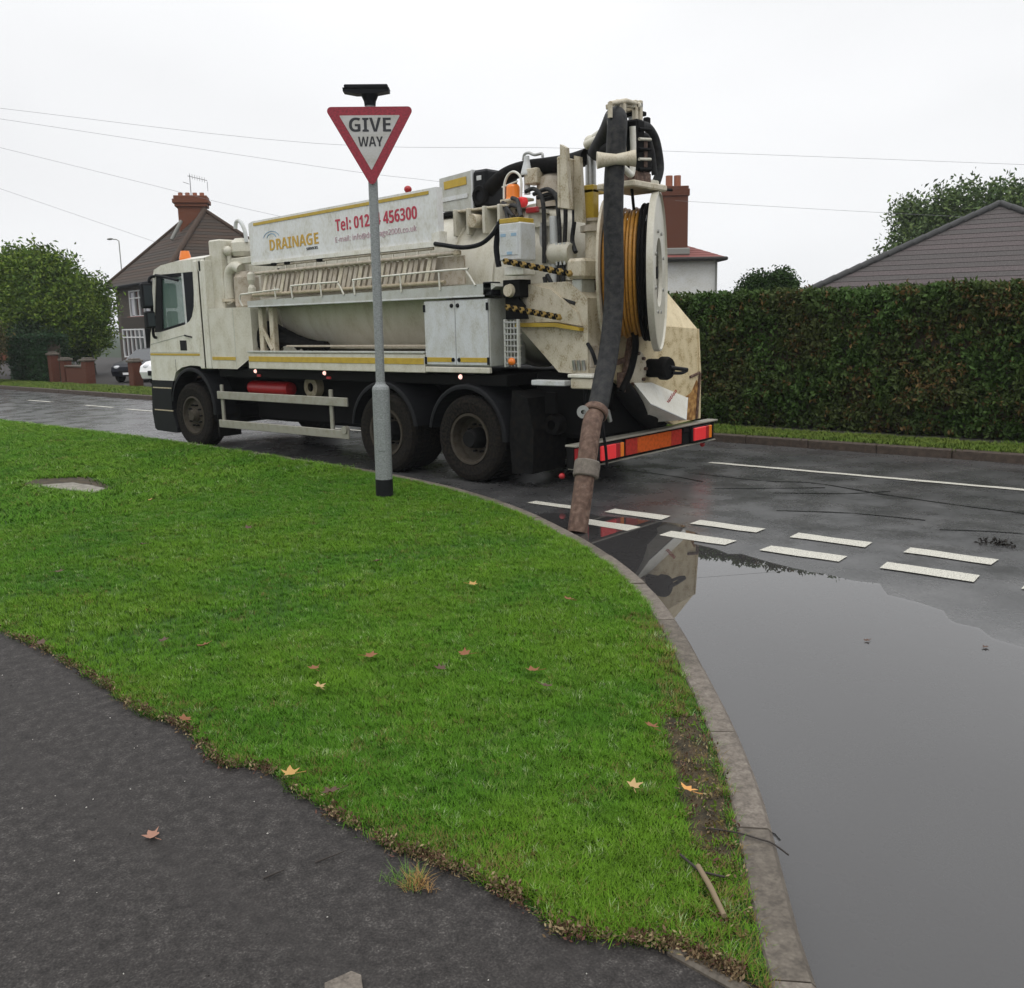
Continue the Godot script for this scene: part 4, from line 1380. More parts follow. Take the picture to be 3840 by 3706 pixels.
	for q in [[-1.69, -4.88, "small dark leaf floating in the middle of the puddle"], [-1.17, -5.14, "small dark leaf floating in the puddle near the right edge"]]:
		var o := MeshInstance3D.new()
		o.name = numbered(self, "floating_leaf")
		o.mesh = lm[0]; o.material_override = lmat[0]
		o.transform = Transform3D(Basis(Vector3.UP, rng.randf() * TAU).scaled(Vector3(.7, .5, .7)), Vector3(q[0], .009, q[1]))
		add_child(o, true)
		tag(o, q[2], "leaf", "leaves floating in the puddle")
	# dark clod on the road
	var dx := []
	for i in 26: dx.append(Transform3D(rot(), Vector3(rng.randfn() * .06, .012, rng.randfn() * .02)))
	var ll := heap("leaf_litter", leaf_clump(4, .02, .03, 12, .2), dx, mat(lin(.018, .015, .012), .8), self)
	ll.position = Vector3(-1.72, 0, -7.62)
	tag(ll, "small dark heap of wet leaves lying on the road at right", "leaf litter")

func heap(called: String, m: ArrayMesh, xf: Array, mt: StandardMaterial3D, parent: Node) -> MeshInstance3D:
	var st := SurfaceTool.new()
	for x in xf: st.append_from(m, 0, x)
	var o := MeshInstance3D.new()
	o.name = numbered(parent, called)
	o.mesh = st.commit(); mt.cull_mode = BaseMaterial3D.CULL_DISABLED
	o.material_override = mt
	parent.add_child(o, true)
	return o

# ------------------------------------------------------------------ the tanker truck
# own axes: x forward from the rear axle, y up, z from the near (left) side to the far side
const NEAR := Vector3(0, 0, -1)
var T: Node3D

func poly_side(called: String, pts: Array, z0: float, z1: float, m: Material, parent: Node = null) -> MeshInstance3D:
	var s := Shape.new()
	var p := PackedVector2Array()
	for q in pts: p.append(Vector2(q[0], q[1]))
	s.prism(p, Vector3(0, 0, z0), Vector3.RIGHT, Vector3.UP, Vector3(0, 0, z1 - z0))
	return obj(called, s, m, parent if parent else T)

func part_box(called: String, a: Vector3, b: Vector3, m: Material, parent: Node = null, ch := .008) -> MeshInstance3D:
	var s := Shape.new()
	s.span(a, b, ch)
	return obj(called, s, m, parent if parent else T)

func part_tube(called: String, pts: Array, r: float, m: Material, parent: Node = null, sides := 10, step := 5) -> MeshInstance3D:
	var s := Shape.new()
	s.tube(through(pts, step) if pts.size() > 2 else pts, r, sides)
	return obj(called, s, m, parent if parent else T)

func make_wheel(front: bool) -> Node3D:
	var w := node("wheel", T)
	var R := .478
	var s := Shape.new()
	var wd := .29 if front else .56
	s.lathe([Vector2(.275, .02), Vector2(.30, .0), Vector2(.40, -.012), Vector2(.45, .0), Vector2(.474, .03), Vector2(R, .05), Vector2(R, wd - .05), Vector2(.45, wd), Vector2(.28, wd)], Vector3.ZERO, Vector3(0, 0, 1), 44)
	obj("tyre", s, M.tyre, w)
	# tread grooves as dark raised lugs
	s = Shape.new()
	for k in 44:
		var a := TAU * k / 44
		var d := Vector3(cos(a), sin(a), 0)
		s.box(d * (R + .001) + Vector3(0, 0, .10), Vector3(.014, .045, .08), .003, Basis(d, Vector3(-sin(a), cos(a), 0), Vector3(0, 0, 1)))
		s.box(d * (R + .001) + Vector3(0, 0, .21), Vector3(.014, .045, .08), .003, Basis(d, Vector3(-sin(a), cos(a), 0), Vector3(0, 0, 1)))
	obj("tread", s, M.rubber, w)
	s = Shape.new()
	if front:
		s.lathe([Vector2(.0, .02), Vector2(.10, .02), Vector2(.11, .05), Vector2(.2, .07), Vector2(.235, .06), Vector2(.26, .0), Vector2(.285, .005), Vector2(.285, .04)], Vector3.ZERO, Vector3(0, 0, 1), 36)
	else:
		s.lathe([Vector2(.0, .16), Vector2(.16, .17), Vector2(.2, .16), Vector2(.235, .12), Vector2(.255, .0), Vector2(.282, -.004), Vector2(.288, .03)], Vector3.ZERO, Vector3(0, 0, 1), 36)
	obj("rim", s, M.rim, w)
	s = Shape.new()
	if front: s.lathe([Vector2(0, -.03), Vector2(.07, -.03), Vector2(.085, .0), Vector2(.09, .05)], Vector3.ZERO, Vector3(0, 0, 1), 20)
	else: s.lathe([Vector2(0, -.01), Vector2(.085, -.01), Vector2(.1, .02), Vector2(.12, .165)], Vector3.ZERO, Vector3(0, 0, 1), 20)
	obj("hub", s, M.rim if front else M.chassis, w)
	s = Shape.new()
	for k in 10:
		var a := TAU * k / 10
		var zz := .045 if front else .15
		s.cyl(Vector3(cos(a) * .155, sin(a) * .155, zz + .03), Vector3(cos(a) * .155, sin(a) * .155, zz - .03), .013, 6)
	obj("wheel_nuts", s, M.chassis, w)
	return w

func mudguard(cx: float, cy: float, a0: float, a1: float, w: float, r := .58) -> void:
	var s := Shape.new()
	var n := 20
	for i in n:
		var q := []
		for a in [a0 + (a1 - a0) * i / n, a0 + (a1 - a0) * (i + 1) / n]:
			var d := Vector3(cos(a), sin(a), 0)
			var c := Vector3(cx, cy, 0)
			q.append([c + d * (r - .02), c + d * r, c + d * r + Vector3(0, 0, w), c + d * (r - .02) + Vector3(0, 0, w), c + d * (r - .05), c + d * (r - .05) + Vector3(0, 0, .02)])
		var c1 := Vector3(cx, cy, .2)
		s.quad(q[0][1] + NEAR * -.012, q[1][1] + NEAR * -.012, q[1][2], q[0][2], c1)
		s.quad(q[0][0], q[1][0], q[1][1] + NEAR * -.012, q[0][1] + NEAR * -.012, c1 + Vector3(0, 0, .3))
		s.quad(q[0][4], q[1][4], q[1][0], q[0][0], c1 + Vector3(0, 0, .3))
		s.quad(q[0][4] + Vector3(0, 0, .02), q[1][4] + Vector3(0, 0, .02), q[1][3], q[0][3], Vector3(cx, cy, .2) + (q[0][1] - c1) * 3.0)
	obj("mudguard", s, M.black, T)

func build_truck() -> void:
	T = node("drain_tanker_truck")
	T.position = Vector3(-7.017, 0, -7.497)
	T.rotation.y = PI
	tag(T, "cream six-wheel drain jetting tanker truck parked at the kerb, hoses at its rear", "truck")
	var Z := 2.5
	# ---- chassis and running gear
	var s := Shape.new()
	for z in [.82, 1.7]:
		s.span(Vector3(-1.4, .78, z - .04), Vector3(6.3, 1.04, z + .04), .01)
	for x in [-1.2, -.6, .7, 2.2, 3.6, 5.0]:
		s.span(Vector3(x, .8, .86), Vector3(x + .12, 1.0, 1.66), .01)
	s.span(Vector3(2.1, .42, .55), Vector3(4.7, 1.1, 1.9), .04)  # black filler boxes, added to keep the underside dark
	s.span(Vector3(-1.35, .5, .5), Vector3(-.55, 1.2, 2.0), .04)
	s.span(Vector3(-.5, 1.06, .1), Vector3(4.9, 1.18, 2.4), .01)
	for x in [0.0, 1.35, 5.58]: s.cyl(Vector3(x, .478, .3), Vector3(x, .478, 2.2), .11, 12)
	obj("chassis", s, M.chassis, T)
	var w1 := make_wheel(false)
	w1.position = Vector3(0, .478, .02)
	for x in [1.35]:
		var d := w1.duplicate() as Node3D
		d.name = numbered(T, "wheel"); T.add_child(d); d.position = Vector3(x, .478, .02)
	for x in [0.0, 1.35]:
		var d := w1.duplicate() as Node3D
		d.name = numbered(T, "wheel"); T.add_child(d); d.position = Vector3(x, .478, Z - .02); d.rotation.y = PI
	var wf := make_wheel(true)
	wf.position = Vector3(5.58, .478, .04)
	var wf2 := wf.duplicate() as Node3D
	wf2.name = numbered(T, "wheel"); T.add_child(wf2); wf2.position = Vector3(5.58, .478, Z - .04); wf2.rotation.y = PI
	mudguard(1.37, .50, deg_to_rad(5), deg_to_rad(172), .62)
	mudguard(.03, .50, deg_to_rad(8), deg_to_rad(182), .62)
	mudguard(5.5, .60, deg_to_rad(8), deg_to_rad(188), .34, .585)
	poly_side("rear_mudflap", [[-.54, .56], [-.58, .14], [-.86, .16], [-.88, .62], [-.8, .95], [-.6, 1.02]], .06, .62, M.rubber)
	part_box("mudflap", Vector3(4.93, .2, .05), Vector3(4.97, .62, .42), M.rubber)
	# aluminium side guards
	var sg := node("side_guard", T)
	for yy in [.805, .40]:
		part_box("rail", Vector3(2.04, yy - .055, .02), Vector3(4.88, yy + .055, .05), M.alloy, sg)
	for x in [2.4, 4.82]:
		part_box("upright", Vector3(x - .03, .35, .055), Vector3(x + .03, .95, .09), M.alloy, sg)
	part_tube("rail_end_cap", [Vector3(2.1, .46, .0), Vector3(2.1, .46, .06)], .05, M.alloy, sg, 12)
	s = Shape.new()
	s.lathe([Vector2(0, 3.58), Vector2(.09, 3.6), Vector2(.1, 3.66), Vector2(.1, 4.44), Vector2(.09, 4.5), Vector2(0, 4.52)], Vector3(0, .9, .36), Vector3(1, 0, 0), 20)
	obj("red_air_tank", s, M.red, T)
	s = Shape.new()
	s.lathe([Vector2(.06, -.06), Vector2(.14, -.06), Vector2(.15, .0), Vector2(.15, .1)], Vector3(3.28, .93, .5), Vector3(0, 0, 1), 20)
	obj("spare_ring", s, M.dirtier, T)
	# ---- cab
	var cab := node("cab", T)
	poly_side("door_side", [[6.62, .98], [6.61, 1.39], [6.54, 1.70], [6.27, 1.70], [6.15, 1.715], [5.57, 1.80], [5.44, 1.845], [5.36, 1.91], [5.29, 2.05], [5.26, 2.25], [5.25, 2.54], [5.12, 2.56], [5.12, 1.18], [5.3, 1.21], [5.5, 1.215], [5.75, 1.18], [5.92, 1.11], [6.0, .98]], .02, .09, M.cab, cab)
	poly_side("door_side", [[6.62, .98], [6.61, 1.39], [6.54, 1.70], [6.27, 1.70], [5.57, 1.80], [5.36, 1.91], [5.26, 2.25], [5.25, 2.54], [5.12, 2.56], [5.12, 1.18], [5.5, 1.215], [6.0, .98]], Z - .09, Z - .02, M.cab, cab)
	poly_side("front_panel", [[6.66, .98], [6.64, 1.39], [6.57, 1.70], [6.45, 1.70], [6.5, .98]], .085, Z - .085, M.cab, cab)
	poly_side("floor", [[6.5, 1.2], [6.5, 1.3], [4.98, 1.3], [4.98, 1.2]], .09, Z - .09, M.chassis, cab)
	poly_side("back_wall", [[5.0, 1.25], [5.0, 2.6], [4.95, 2.6], [4.95, 1.25]], .06, Z - .06, M.cab, cab)
	# roof with rolled side edges
	s = Shape.new()
	var rp := [[6.34, 2.535], [6.30, 2.61], [6.1, 2.665], [5.7, 2.70], [4.95, 2.71], [4.95, 2.535]]
	var rp2 := [[6.30, 2.54], [6.22, 2.66], [6.0, 2.72], [5.6, 2.755], [4.95, 2.765], [4.95, 2.54]]
	for side in [0, 1]:
		var z0 := .03 if side == 0 else Z - .03
		var z1 := .22 if side == 0 else Z - .22
		for i in rp.size() - 1:
			s.quad(Vector3(rp[i][0], rp[i][1], z0), Vector3(rp[i + 1][0], rp[i + 1][1], z0), Vector3(rp2[i + 1][0], rp2[i + 1][1], z1), Vector3(rp2[i][0], rp2[i][1], z1), Vector3(5.5, 2.3, Z / 2))
		var pp := PackedVector2Array()
		for q in rp: pp.append(Vector2(q[0], q[1]))
		s.prism(pp, Vector3(0, 0, z0 - .005 if side == 0 else z0 - .01), Vector3.RIGHT, Vector3.UP, Vector3(0, 0, .015))
	for i in rp2.size() - 1:
		s.quad(Vector3(rp2[i][0], rp2[i][1], .22), Vector3(rp2[i + 1][0], rp2[i + 1][1], .22), Vector3(rp2[i + 1][0], rp2[i + 1][1], Z - .22), Vector3(rp2[i][0], rp2[i][1], Z - .22), Vector3(5.5, 2.3, Z / 2))
	s.span(Vector3(4.96, 2.53, .05), Vector3(6.3, 2.55, Z - .05), .004)
	obj("roof", s, M.cab, cab)
	for z in [.03, Z - .10]:
		poly_side("pillar", [[6.55, 1.69], [6.46, 1.69], [6.27, 2.54], [6.35, 2.54]], z, z + .07, M.cab, cab)
		poly_side("pillar", [[5.575, 1.79], [5.50, 1.80], [5.50, 2.54], [5.575, 2.54]], z + .005, z + .06, M.panel, cab)
		poly_side("window_surround", [[6.27, 1.70], [5.575, 1.80], [5.575, 1.84], [6.23, 1.745], [6.14, 2.48], [5.575, 2.49], [5.575, 2.535], [6.28, 2.535], [6.36, 2.2], [6.46, 1.70]], z + .012, z + .055, M.black, cab)
	for z in [.06, Z - .07]:
		poly_side("side_window", [[6.25, 1.72], [5.57, 1.82], [5.57, 2.5], [6.16, 2.5]], z, z + .008, M.glass, cab)
		poly_side("quarter_window", [[5.51, 1.82], [5.44, 1.85], [5.37, 1.92], [5.30, 2.06], [5.265, 2.25], [5.26, 2.53], [5.51, 2.53]], z - .035 if z < 1 else z + .03, z - .025 if z < 1 else z + .04, M.cab_black, cab)
	s = Shape.new()
	s.quad(Vector3(6.54, 1.7, .1), Vector3(6.32, 2.54, .1), Vector3(6.32, 2.54, Z - .1), Vector3(6.54, 1.7, Z - .1), Vector3(5, 2, 1.2))
	obj("windscreen", s, M.glass, cab)
	part_box("dashboard", Vector3(6.15, 1.4, .12), Vector3(6.5, 1.78, Z - .12), M.chassis, cab, .05)
	for z in [.3, 1.6]:
		s = Shape.new()
		s.span(Vector3(5.2, 1.35, z), Vector3(5.7, 1.6, z + .5), .06)
		s.box(Vector3(5.22, 1.95, z + .25), Vector3(.14, .8, .48), .05, Basis(Vector3(0, 0, 1), .12))
		obj("seat", s, M.chassis, cab)
	s = Shape.new()
	for k in 24:
		var a0 := TAU * k / 24; var a1 := TAU * (k + 1) / 24
		var U := Vector3(.45, .9, 0).normalized()
		s.cyl(Vector3(6.02, 1.85, 1.85) + (U * cos(a0) + Vector3(0, 0, 1) * sin(a0)) * .22, Vector3(6.02, 1.85, 1.85) + (U * cos(a1) + Vector3(0, 0, 1) * sin(a1)) * .22, .015, 6)
	obj("steering_wheel", s, M.black, cab)
	# rear quarter fairing in ribs
	for q in [[5.21, 5.12, .0], [5.11, 5.04, .025], [5.03, 4.945, .01]]:
		part_box("fairing_panel", Vector3(q[1], 1.17, q[2]), Vector3(q[0], 2.68, q[2] + .16), M.cab, cab, .012)
	part_box("door_seam", Vector3(5.9, 1.12, .017), Vector3(5.906, 1.3, .021), M.chassis, cab, .001)
	for q in [[[6.58, 1.52], [5.55, 1.66], .006], [[6.6, 1.40], [5.2, 1.40], .005]]:
		s = Shape.new()
		s.bar(Vector3(q[0][0], q[0][1], .017), Vector3(q[1][0], q[1][1], .017), .008, q[2], .001)
		obj("door_seam", s, M.grey, cab)
	part_box("cab_stripe", Vector3(5.2, 1.355, .014), Vector3(6.6, 1.385, .022), M.yellow, cab, .002)
	part_box("step_recess", Vector3(5.56, 1.43, .012), Vector3(5.73, 1.575, .024), M.black, cab, .004)
	s = Shape.new()
	s.tube(through([Vector3(5.4, 1.62, .02), Vector3(5.45, 1.63, .0), Vector3(5.55, 1.645, .0), Vector3(5.6, 1.65, .02)], 3), .01, 6)
	obj("door_handle", s, M.black, cab)
	poly_side("bumper", [[6.61, .9], [6.66, .5], [6.62, .24], [6.55, .21], [6.0, .2], [5.98, .28], [6.08, .55], [6.06, .8], [5.98, .97], [6.6, .97]], .0, .5, M.black, cab)
	poly_side("bumper", [[6.61, .97], [6.68, .5], [6.62, .24], [6.3, .22], [6.3, .97]], .5, Z, M.black, cab)
	for yy in [.52, .86]:
		part_box("bumper_trim", Vector3(6.05, yy, -.004), Vector3(6.58, yy + .018, .004), M.dirtier, cab, .003)
	# mirrors
	var mr := node("mirror", cab)
	s = Shape.new()
	s.span(Vector3(6.24, 2.05, -.22), Vector3(6.34, 2.42, -.05), .035)
	s.span(Vector3(6.22, 1.76, -.20), Vector3(6.32, 2.01, -.05), .035)
	obj("mirror_housing", s, M.black, mr)
	part_tube("mirror_arm", [Vector3(6.3, 2.52, .03), Vector3(6.33, 2.46, -.05), Vector3(6.33, 2.1, -.04), Vector3(6.36, 1.68, -.04), Vector3(6.4, 1.62, .03)], .022, M.black, mr)
	part_box("mirror_glass", Vector3(6.234, 2.09, -.2), Vector3(6.239, 2.38, -.07), M.pane, mr, .001)
	part_box("mirror_glass", Vector3(6.214, 1.79, -.18), Vector3(6.219, 1.98, -.07), M.pane, mr, .001)
	part_tube("window_deflector", [Vector3(6.22, 2.53, .0), Vector3(6.0, 2.5, -.01), Vector3(5.62, 2.43, .0)], .02, M.black, cab)
	# amber beacon on the cab roof
	s = Shape.new()
	s.lathe([Vector2(0, .16), Vector2(.06, .155), Vector2(.075, .1), Vector2(.085, .05), Vector2(.085, .0)], Vector3(5.84, 2.71, .28), Vector3(0, 1, 0), 18)
	obj("roof_beacon", s, M.amber, cab)
	# ---- lockers behind the cab
	s = Shape.new()
	var lp := [Vector2(4.90, .0), Vector2(4.29, .0), Vector2(4.04, .10), Vector2(4.04, .6), Vector2(4.90, .6)]   # x, z
	for i in 5:
		var a: Vector2 = lp[i]; var b: Vector2 = lp[(i + 1) % 5]
		var ya := 1.36 if i == 2 else 1.18
		var yb := 1.36 if i == 1 else 1.18
		s.quad(Vector3(a.x, ya, a.y), Vector3(b.x, yb, b.y), Vector3(b.x, 2.01, b.y), Vector3(a.x, 2.01, a.y), Vector3(4.5, 1.6, .3))
	s.flat_n(Vector3(4.9, 2.01, 0), Vector3(4.29, 2.01, 0), Vector3(4.9, 2.01, .6), Vector3.UP)
	s.flat_n(Vector3(4.29, 2.01, 0), Vector3(4.04, 2.01, .1), Vector3(4.9, 2.01, .6), Vector3.UP)
	s.flat_n(Vector3(4.04, 2.01, .1), Vector3(4.04, 2.01, .6), Vector3(4.9, 2.01, .6), Vector3.UP)
	obj("front_locker", s, M.cream, T)
	part_box("locker_stripe", Vector3(4.31, 1.30, -.006), Vector3(4.88, 1.345, .003), M.yellow, T, .002)
	part_box("locker_seam", Vector3(4.30, 1.2, -.003), Vector3(4.306, 2.0, .004), M.grey, T, .001)
	part_box("air_intake_column", Vector3(4.72, 1.99, .14), Vector3(5.0, 2.95, .62), M.cream, T, .02)
	# pump pipework between cab and tank
	var pw := node("vacuum_pump", T)
	part_tube("suction_elbow", [Vector3(4.42, 2.53, .26), Vector3(4.55, 2.57, .25), Vector3(4.67, 2.5, .24), Vector3(4.71, 2.32, .24), Vector3(4.70, 2.14, .24)], .075, M.cream, pw, 14)
	s = Shape.new()
	s.lathe([Vector2(.05, 2.1), Vector2(.115, 2.1), Vector2(.115, 2.14), Vector2(.08, 2.14)], Vector3(4.70, 0, .24), Vector3.UP, 16)
	obj("flange", s, M.dirty, pw)
	part_tube("hose_tail", [Vector3(4.80, 2.2, .22), Vector3(4.78, 2.12, .2), Vector3(4.68, 2.08, .2), Vector3(4.6, 2.12, .22)], .02, M.cream, pw)
	s = Shape.new()
	s.lathe([Vector2(0, 2.0), Vector2(.15, 2.0), Vector2(.17, 2.04), Vector2(.17, 2.42), Vector2(.12, 2.5), Vector2(0, 2.52)], Vector3(4.46, 0, .36), Vector3.UP, 18)
	obj("pump_body", s, M.taupe, pw)
	part_box("cross_beam", Vector3(4.1, 2.60, .26), Vector3(4.75, 2.69, .36), M.cream, pw, .01)
	s = Shape.new()
	s.lathe([Vector2(0, 2.70), Vector2(.13, 2.72), Vector2(.16, 2.78), Vector2(.15, 2.9), Vector2(.09, 2.96), Vector2(0, 2.97)], Vector3(4.6, 0, .42), Vector3.UP, 18)
	obj("relief_valve", s, M.cream, pw)
	s = Shape.new()
	s.ball(Vector3(4.68, 2.79, .24), Vector3(.07, .07, .06))
	s.cyl(Vector3(4.68, 2.62, .26), Vector3(4.68, 2.78, .26), .035)
	obj("valve_knob", s, M.cream, pw)
	part_tube("gooseneck_vent", [Vector3(4.45, 2.9, .4), Vector3(4.47, 3.04, .4), Vector3(4.53, 3.15, .4), Vector3(4.6, 3.2, .4), Vector3(4.67, 3.18, .4), Vector3(4.69, 3.1, .4)], .028, M.panel, pw)
	s = Shape.new()
	s.lathe([Vector2(0, 2.2), Vector2(.055, 2.2), Vector2(.05, 2.26), Vector2(.03, 2.3), Vector2(.05, 2.36), Vector2(.05, 2.44), Vector2(.02, 2.47)], Vector3(3.97, 0, .1), Vector3.UP, 14)
	obj("standpipe", s, M.cream, pw)
	part_box("pump_bracket", Vector3(3.9, 2.56, .2), Vector3(4.08, 2.9, .5), M.chassis, pw)
	# ---- tank
	var tank := node("tank", T)
	s = Shape.new()
	s.lathe([Vector2(0, -1.0), Vector2(.5, -.95), Vector2(.78, -.8), Vector2(.88, -.62), Vector2(.9, -.5), Vector2(.9, 3.75), Vector2(.8, 3.95), Vector2(.5, 4.1), Vector2(0, 4.15)], Vector3(0, 2.13, 1.25), Vector3(1, 0, 0), 56)
	obj("barrel", s, M.cream, tank)
	for x in [-.1, .55]:
		s = Shape.new()
		s.lathe([Vector2(.9, -.03), Vector2(.925, -.025), Vector2(.925, .025), Vector2(.9, .03)], Vector3(x, 2.13, 1.25), Vector3(1, 0, 0), 56)
		obj("barrel_band", s, M.cream, tank)
	poly_side("belly", [[3.5, 1.55], [3.1, 1.44], [.6, 1.44], [.6, 2.0], [3.8, 2.0], [3.8, 1.8]], .62, 1.9, M.dirty, tank)
	for x in [1.3, 1.9, 2.5, 3.1]:
		part_box("belly_lug", Vector3(x, 1.72, .58), Vector3(x + .05, 1.86, .63), M.dirty, tank)
	s = Shape.new()
	for k in 5:
		s.tube(through([Vector3(4.1 - .1 * k, 1.46, .22), Vector3(3.95 - .1 * k, 1.75 - .05 * k, .26), Vector3(3.6 - .12 * k, 1.66 - .04 * k, .3), Vector3(3.3 - .14 * k, 1.48, .32)], 5), .065, 10)
	obj("coiled_hoses", s, M.rubber, tank)
	# sign board along the tank top
	var bd := node("side_board", T)
	poly_side("panel", [[3.9, 2.56], [3.91, 3.08], [3.82, 3.105], [.42, 3.185], [.41, 2.585]], .07, .16, M.board, bd)
	poly_side("yellow_strip", [[3.79, 3.045], [3.79, 3.08], [.54, 3.155], [.54, 3.12]], .062, .075, M.yellow, bd)
	poly_side("bottom_rail", [[3.85, 2.545], [3.85, 2.58], [.40, 2.62], [.40, 2.56]], .05, .11, M.white, bd)
	poly_side("end_bracket", [[.5, 2.56], [.5, 2.7], [.38, 2.72], [.38, 2.56]], .055, .17, M.white, bd)
	var bs := Basis(Vector3(-1, .0215, 0).normalized(), Vector3(.0215, 1, 0).normalized(), NEAR)
	text("DRAINAGE", .135, .004, M.text_gold, Transform3D(bs, Vector3(2.97, 2.785, .067)), bd, "lettering", "Droid Sans", 700, 1.0)
	text("SERVICES", .03, .004, M.text_black, Transform3D(bs, Vector3(2.6, 2.685, .067)), bd, "lettering", "Droid Sans", 700, .22)
	text("Tel: 01234 456300", .135, .004, M.text_red, Transform3D(bs, Vector3(1.43, 2.93, .067)), bd, "lettering", "Droid Sans", 700, 1.4)
	text("E-mail: info@drainage2000.co.uk", .06, .004, M.text_faint, Transform3D(bs, Vector3(1.45, 2.765, .067)), bd, "lettering", "Droid Sans", 400, 1.4)
	s = Shape.new()
	for k in 14:
		var a0 := deg_to_rad(15 + 11.0 * k); var a1 := deg_to_rad(15 + 11.0 * (k + 1))
		s.bar(Vector3(3.42 - cos(a0) * .17, 2.86 + sin(a0) * .09, .067), Vector3(3.42 - cos(a1) * .17, 2.86 + sin(a1) * .09, .067), .004, .008, .0005)
		s.bar(Vector3(3.42 - cos(a0) * .1, 2.86 + sin(a0) * .06, .067), Vector3(3.42 - cos(a1) * .1, 2.86 + sin(a1) * .06, .067), .004, .012, .0005)
	obj("emblem_arcs", s, M.blue_dim, bd)
	for x in [3.33, 3.05, 2.4]:
		part_box("board_latch", Vector3(x, 2.515, .05), Vector3(x + .12, 2.56, .12), M.chassis, bd)
	s = Shape.new()
	s.cyl(Vector3(1.1, 3.12, .3), Vector3(1.1, 3.24, .3), .03, 10)
	s.ball(Vector3(1.1, 3.25, .3), Vector3(.045, .04, .045))
	obj("top_lamp", s, M.red, T)
	# ---- suction pipe rack along the side: rails and leaning slats
	var rk := node("pipe_rack", T)
	poly_side("back_plate", [[3.8, 2.12], [3.8, 2.42], [.1, 2.45], [.1, 2.15]], .13, .15, M.taupe, rk)
	part_tube("rack_rail", [Vector3(3.78, 2.435, .045), Vector3(.1, 2.475, .045)], .022, M.taupe, rk)
	part_tube("rack_rail", [Vector3(3.4, 2.525, .075), Vector3(.5, 2.545, .075)], .016, M.taupe, rk)
	part_tube("rack_rail", [Vector3(3.85, 2.155, .03), Vector3(.3, 2.175, .03)], .022, M.dirtier, rk)
	part_box("rack_rail_end", Vector3(.07, 2.445, .02), Vector3(.16, 2.5, .07), M.dirtier, rk, .01)
	var sr := RandomNumberGenerator.new()
	sr.seed = 12
	for k in 34:
		var x := 3.62 - k * .094 + sr.randf_range(-.008, .008)
		s = Shape.new()
		var y1 := 2.42 + (3.7 - x) * .011
		s.bar(Vector3(x, 2.17, .035), Vector3(x - .05 + sr.randf_range(-.01, .01), y1, .075), .012, .062 + sr.randf_range(-.006, .006), .004)
		obj("slat", s, M.taupe if k % 4 else M.dirty, rk)
	for k in 15:
		var x := 3.35 - k * .2
		s = Shape.new()
		s.bar(Vector3(x, 2.45, .06), Vector3(x, 2.53, .075), .014, .02, .002)
		obj("rack_rung", s, M.cream, rk)
	# handrail along the walkway
	var hr := node("handrail", T)
	for q in [[[2.95, 2.09, -.01], [2.95, 2.22, -.02], [2.88, 2.245, -.02], [2.1, 2.25, -.02], [2.03, 2.23, -.02], [1.95, 2.1, -.01]], [[1.75, 2.09, -.01], [1.75, 2.24, -.02], [1.69, 2.265, -.02], [.9, 2.285, -.02], [-.02, 2.295, -.02], [-.07, 2.27, -.02], [-.18, 2.12, -.01]], [[4.06, 2.02, .0], [4.1, 2.1, -.01], [4.06, 2.17, -.02], [3.95, 2.18, -.02], [3.2, 2.21, -.02]]]:
		var pts := []
		for v in q: pts.append(Vector3(v[0], v[1], v[2]))
		part_tube("rail", pts, .011, M.white, hr, 8, 3)
	for x in [3.3, 2.37, .95, .34]:
		part_tube("post", [Vector3(x, 2.09, -.012), Vector3(x, 2.245 if x > 2 else 2.28, -.02)], .01, M.white, hr, 8)
	# ---- walkway, cabinet, skirt
	poly_side("walkway", [[3.95, 2.0], [3.95, 2.085], [-.40, 2.135], [-.46, 2.10], [-.30, 2.02]], .0, .5, M.grey)
	part_box("walkway_edge", Vector3(-.3, 2.0, -.008), Vector3(3.93, 2.018, .004), M.panel, T, .003)
	for x in [3.86, 3.62]:
		part_box("walkway_leg", Vector3(x - .045, 1.40, .12), Vector3(x + .045, 2.0, .2), M.dirty)
	s = Shape.new()
	s.bar(Vector3(3.84, 1.75, .12), Vector3(3.62, 1.44, .12), .03, .06)
	obj("walkway_brace", s, M.dirty, T)
	var cb := node("side_cabinet", T)
	part_box("carcass", Vector3(-.335, 1.27, .03), Vector3(.625, 1.985, .62), M.grey, cb)
	for q in [[.15, .618], [-.328, .142]]:
		part_box("door", Vector3(q[0], 1.285, .008), Vector3(q[1], 1.975, .03), M.panel, cb, .006)
	for q in [[.10, 1.92], [.19, 1.92], [.10, 1.34], [.19, 1.34]]:
		s = Shape.new()
		s.lathe([Vector2(0, -.014), Vector2(.02, -.012), Vector2(.024, .0)], Vector3(q[0], q[1], .008), Vector3(0, 0, 1), 12)
		obj("door_knob", s, M.black, cb)
	for q in [[-.325, 1.90], [.612, 1.90], [.612, 1.33], [-.325, 1.33]]:
		part_box("hinge", Vector3(q[0] - .016, q[1] - .04, .0), Vector3(q[0] + .016, q[1] + .04, .01), M.black, cb, .002)
	part_box("cabinet_stripe", Vector3(-.32, 1.315, .004), Vector3(.08, 1.365, .0085), M.yellow, cb, .001)
	part_box("cabinet_stripe", Vector3(.21, 1.315, .004), Vector3(.59, 1.365, .0085), M.yellow, cb, .001)
	part_box("side_skirt", Vector3(.63, 1.19, .0), Vector3(4.02, 1.40, .05), M.cream)
	part_box("skirt_cap", Vector3(.63, 1.405, -.012), Vector3(4.02, 1.43, .07), M.grey)
	part_box("skirt_stripe", Vector3(.64, 1.285, -.006), Vector3(4.0, 1.355, .003), M.yellow, T, .002)
	part_box("skirt_rail", Vector3(-.34, 1.2, .0), Vector3(.625, 1.262, .05), M.cream)
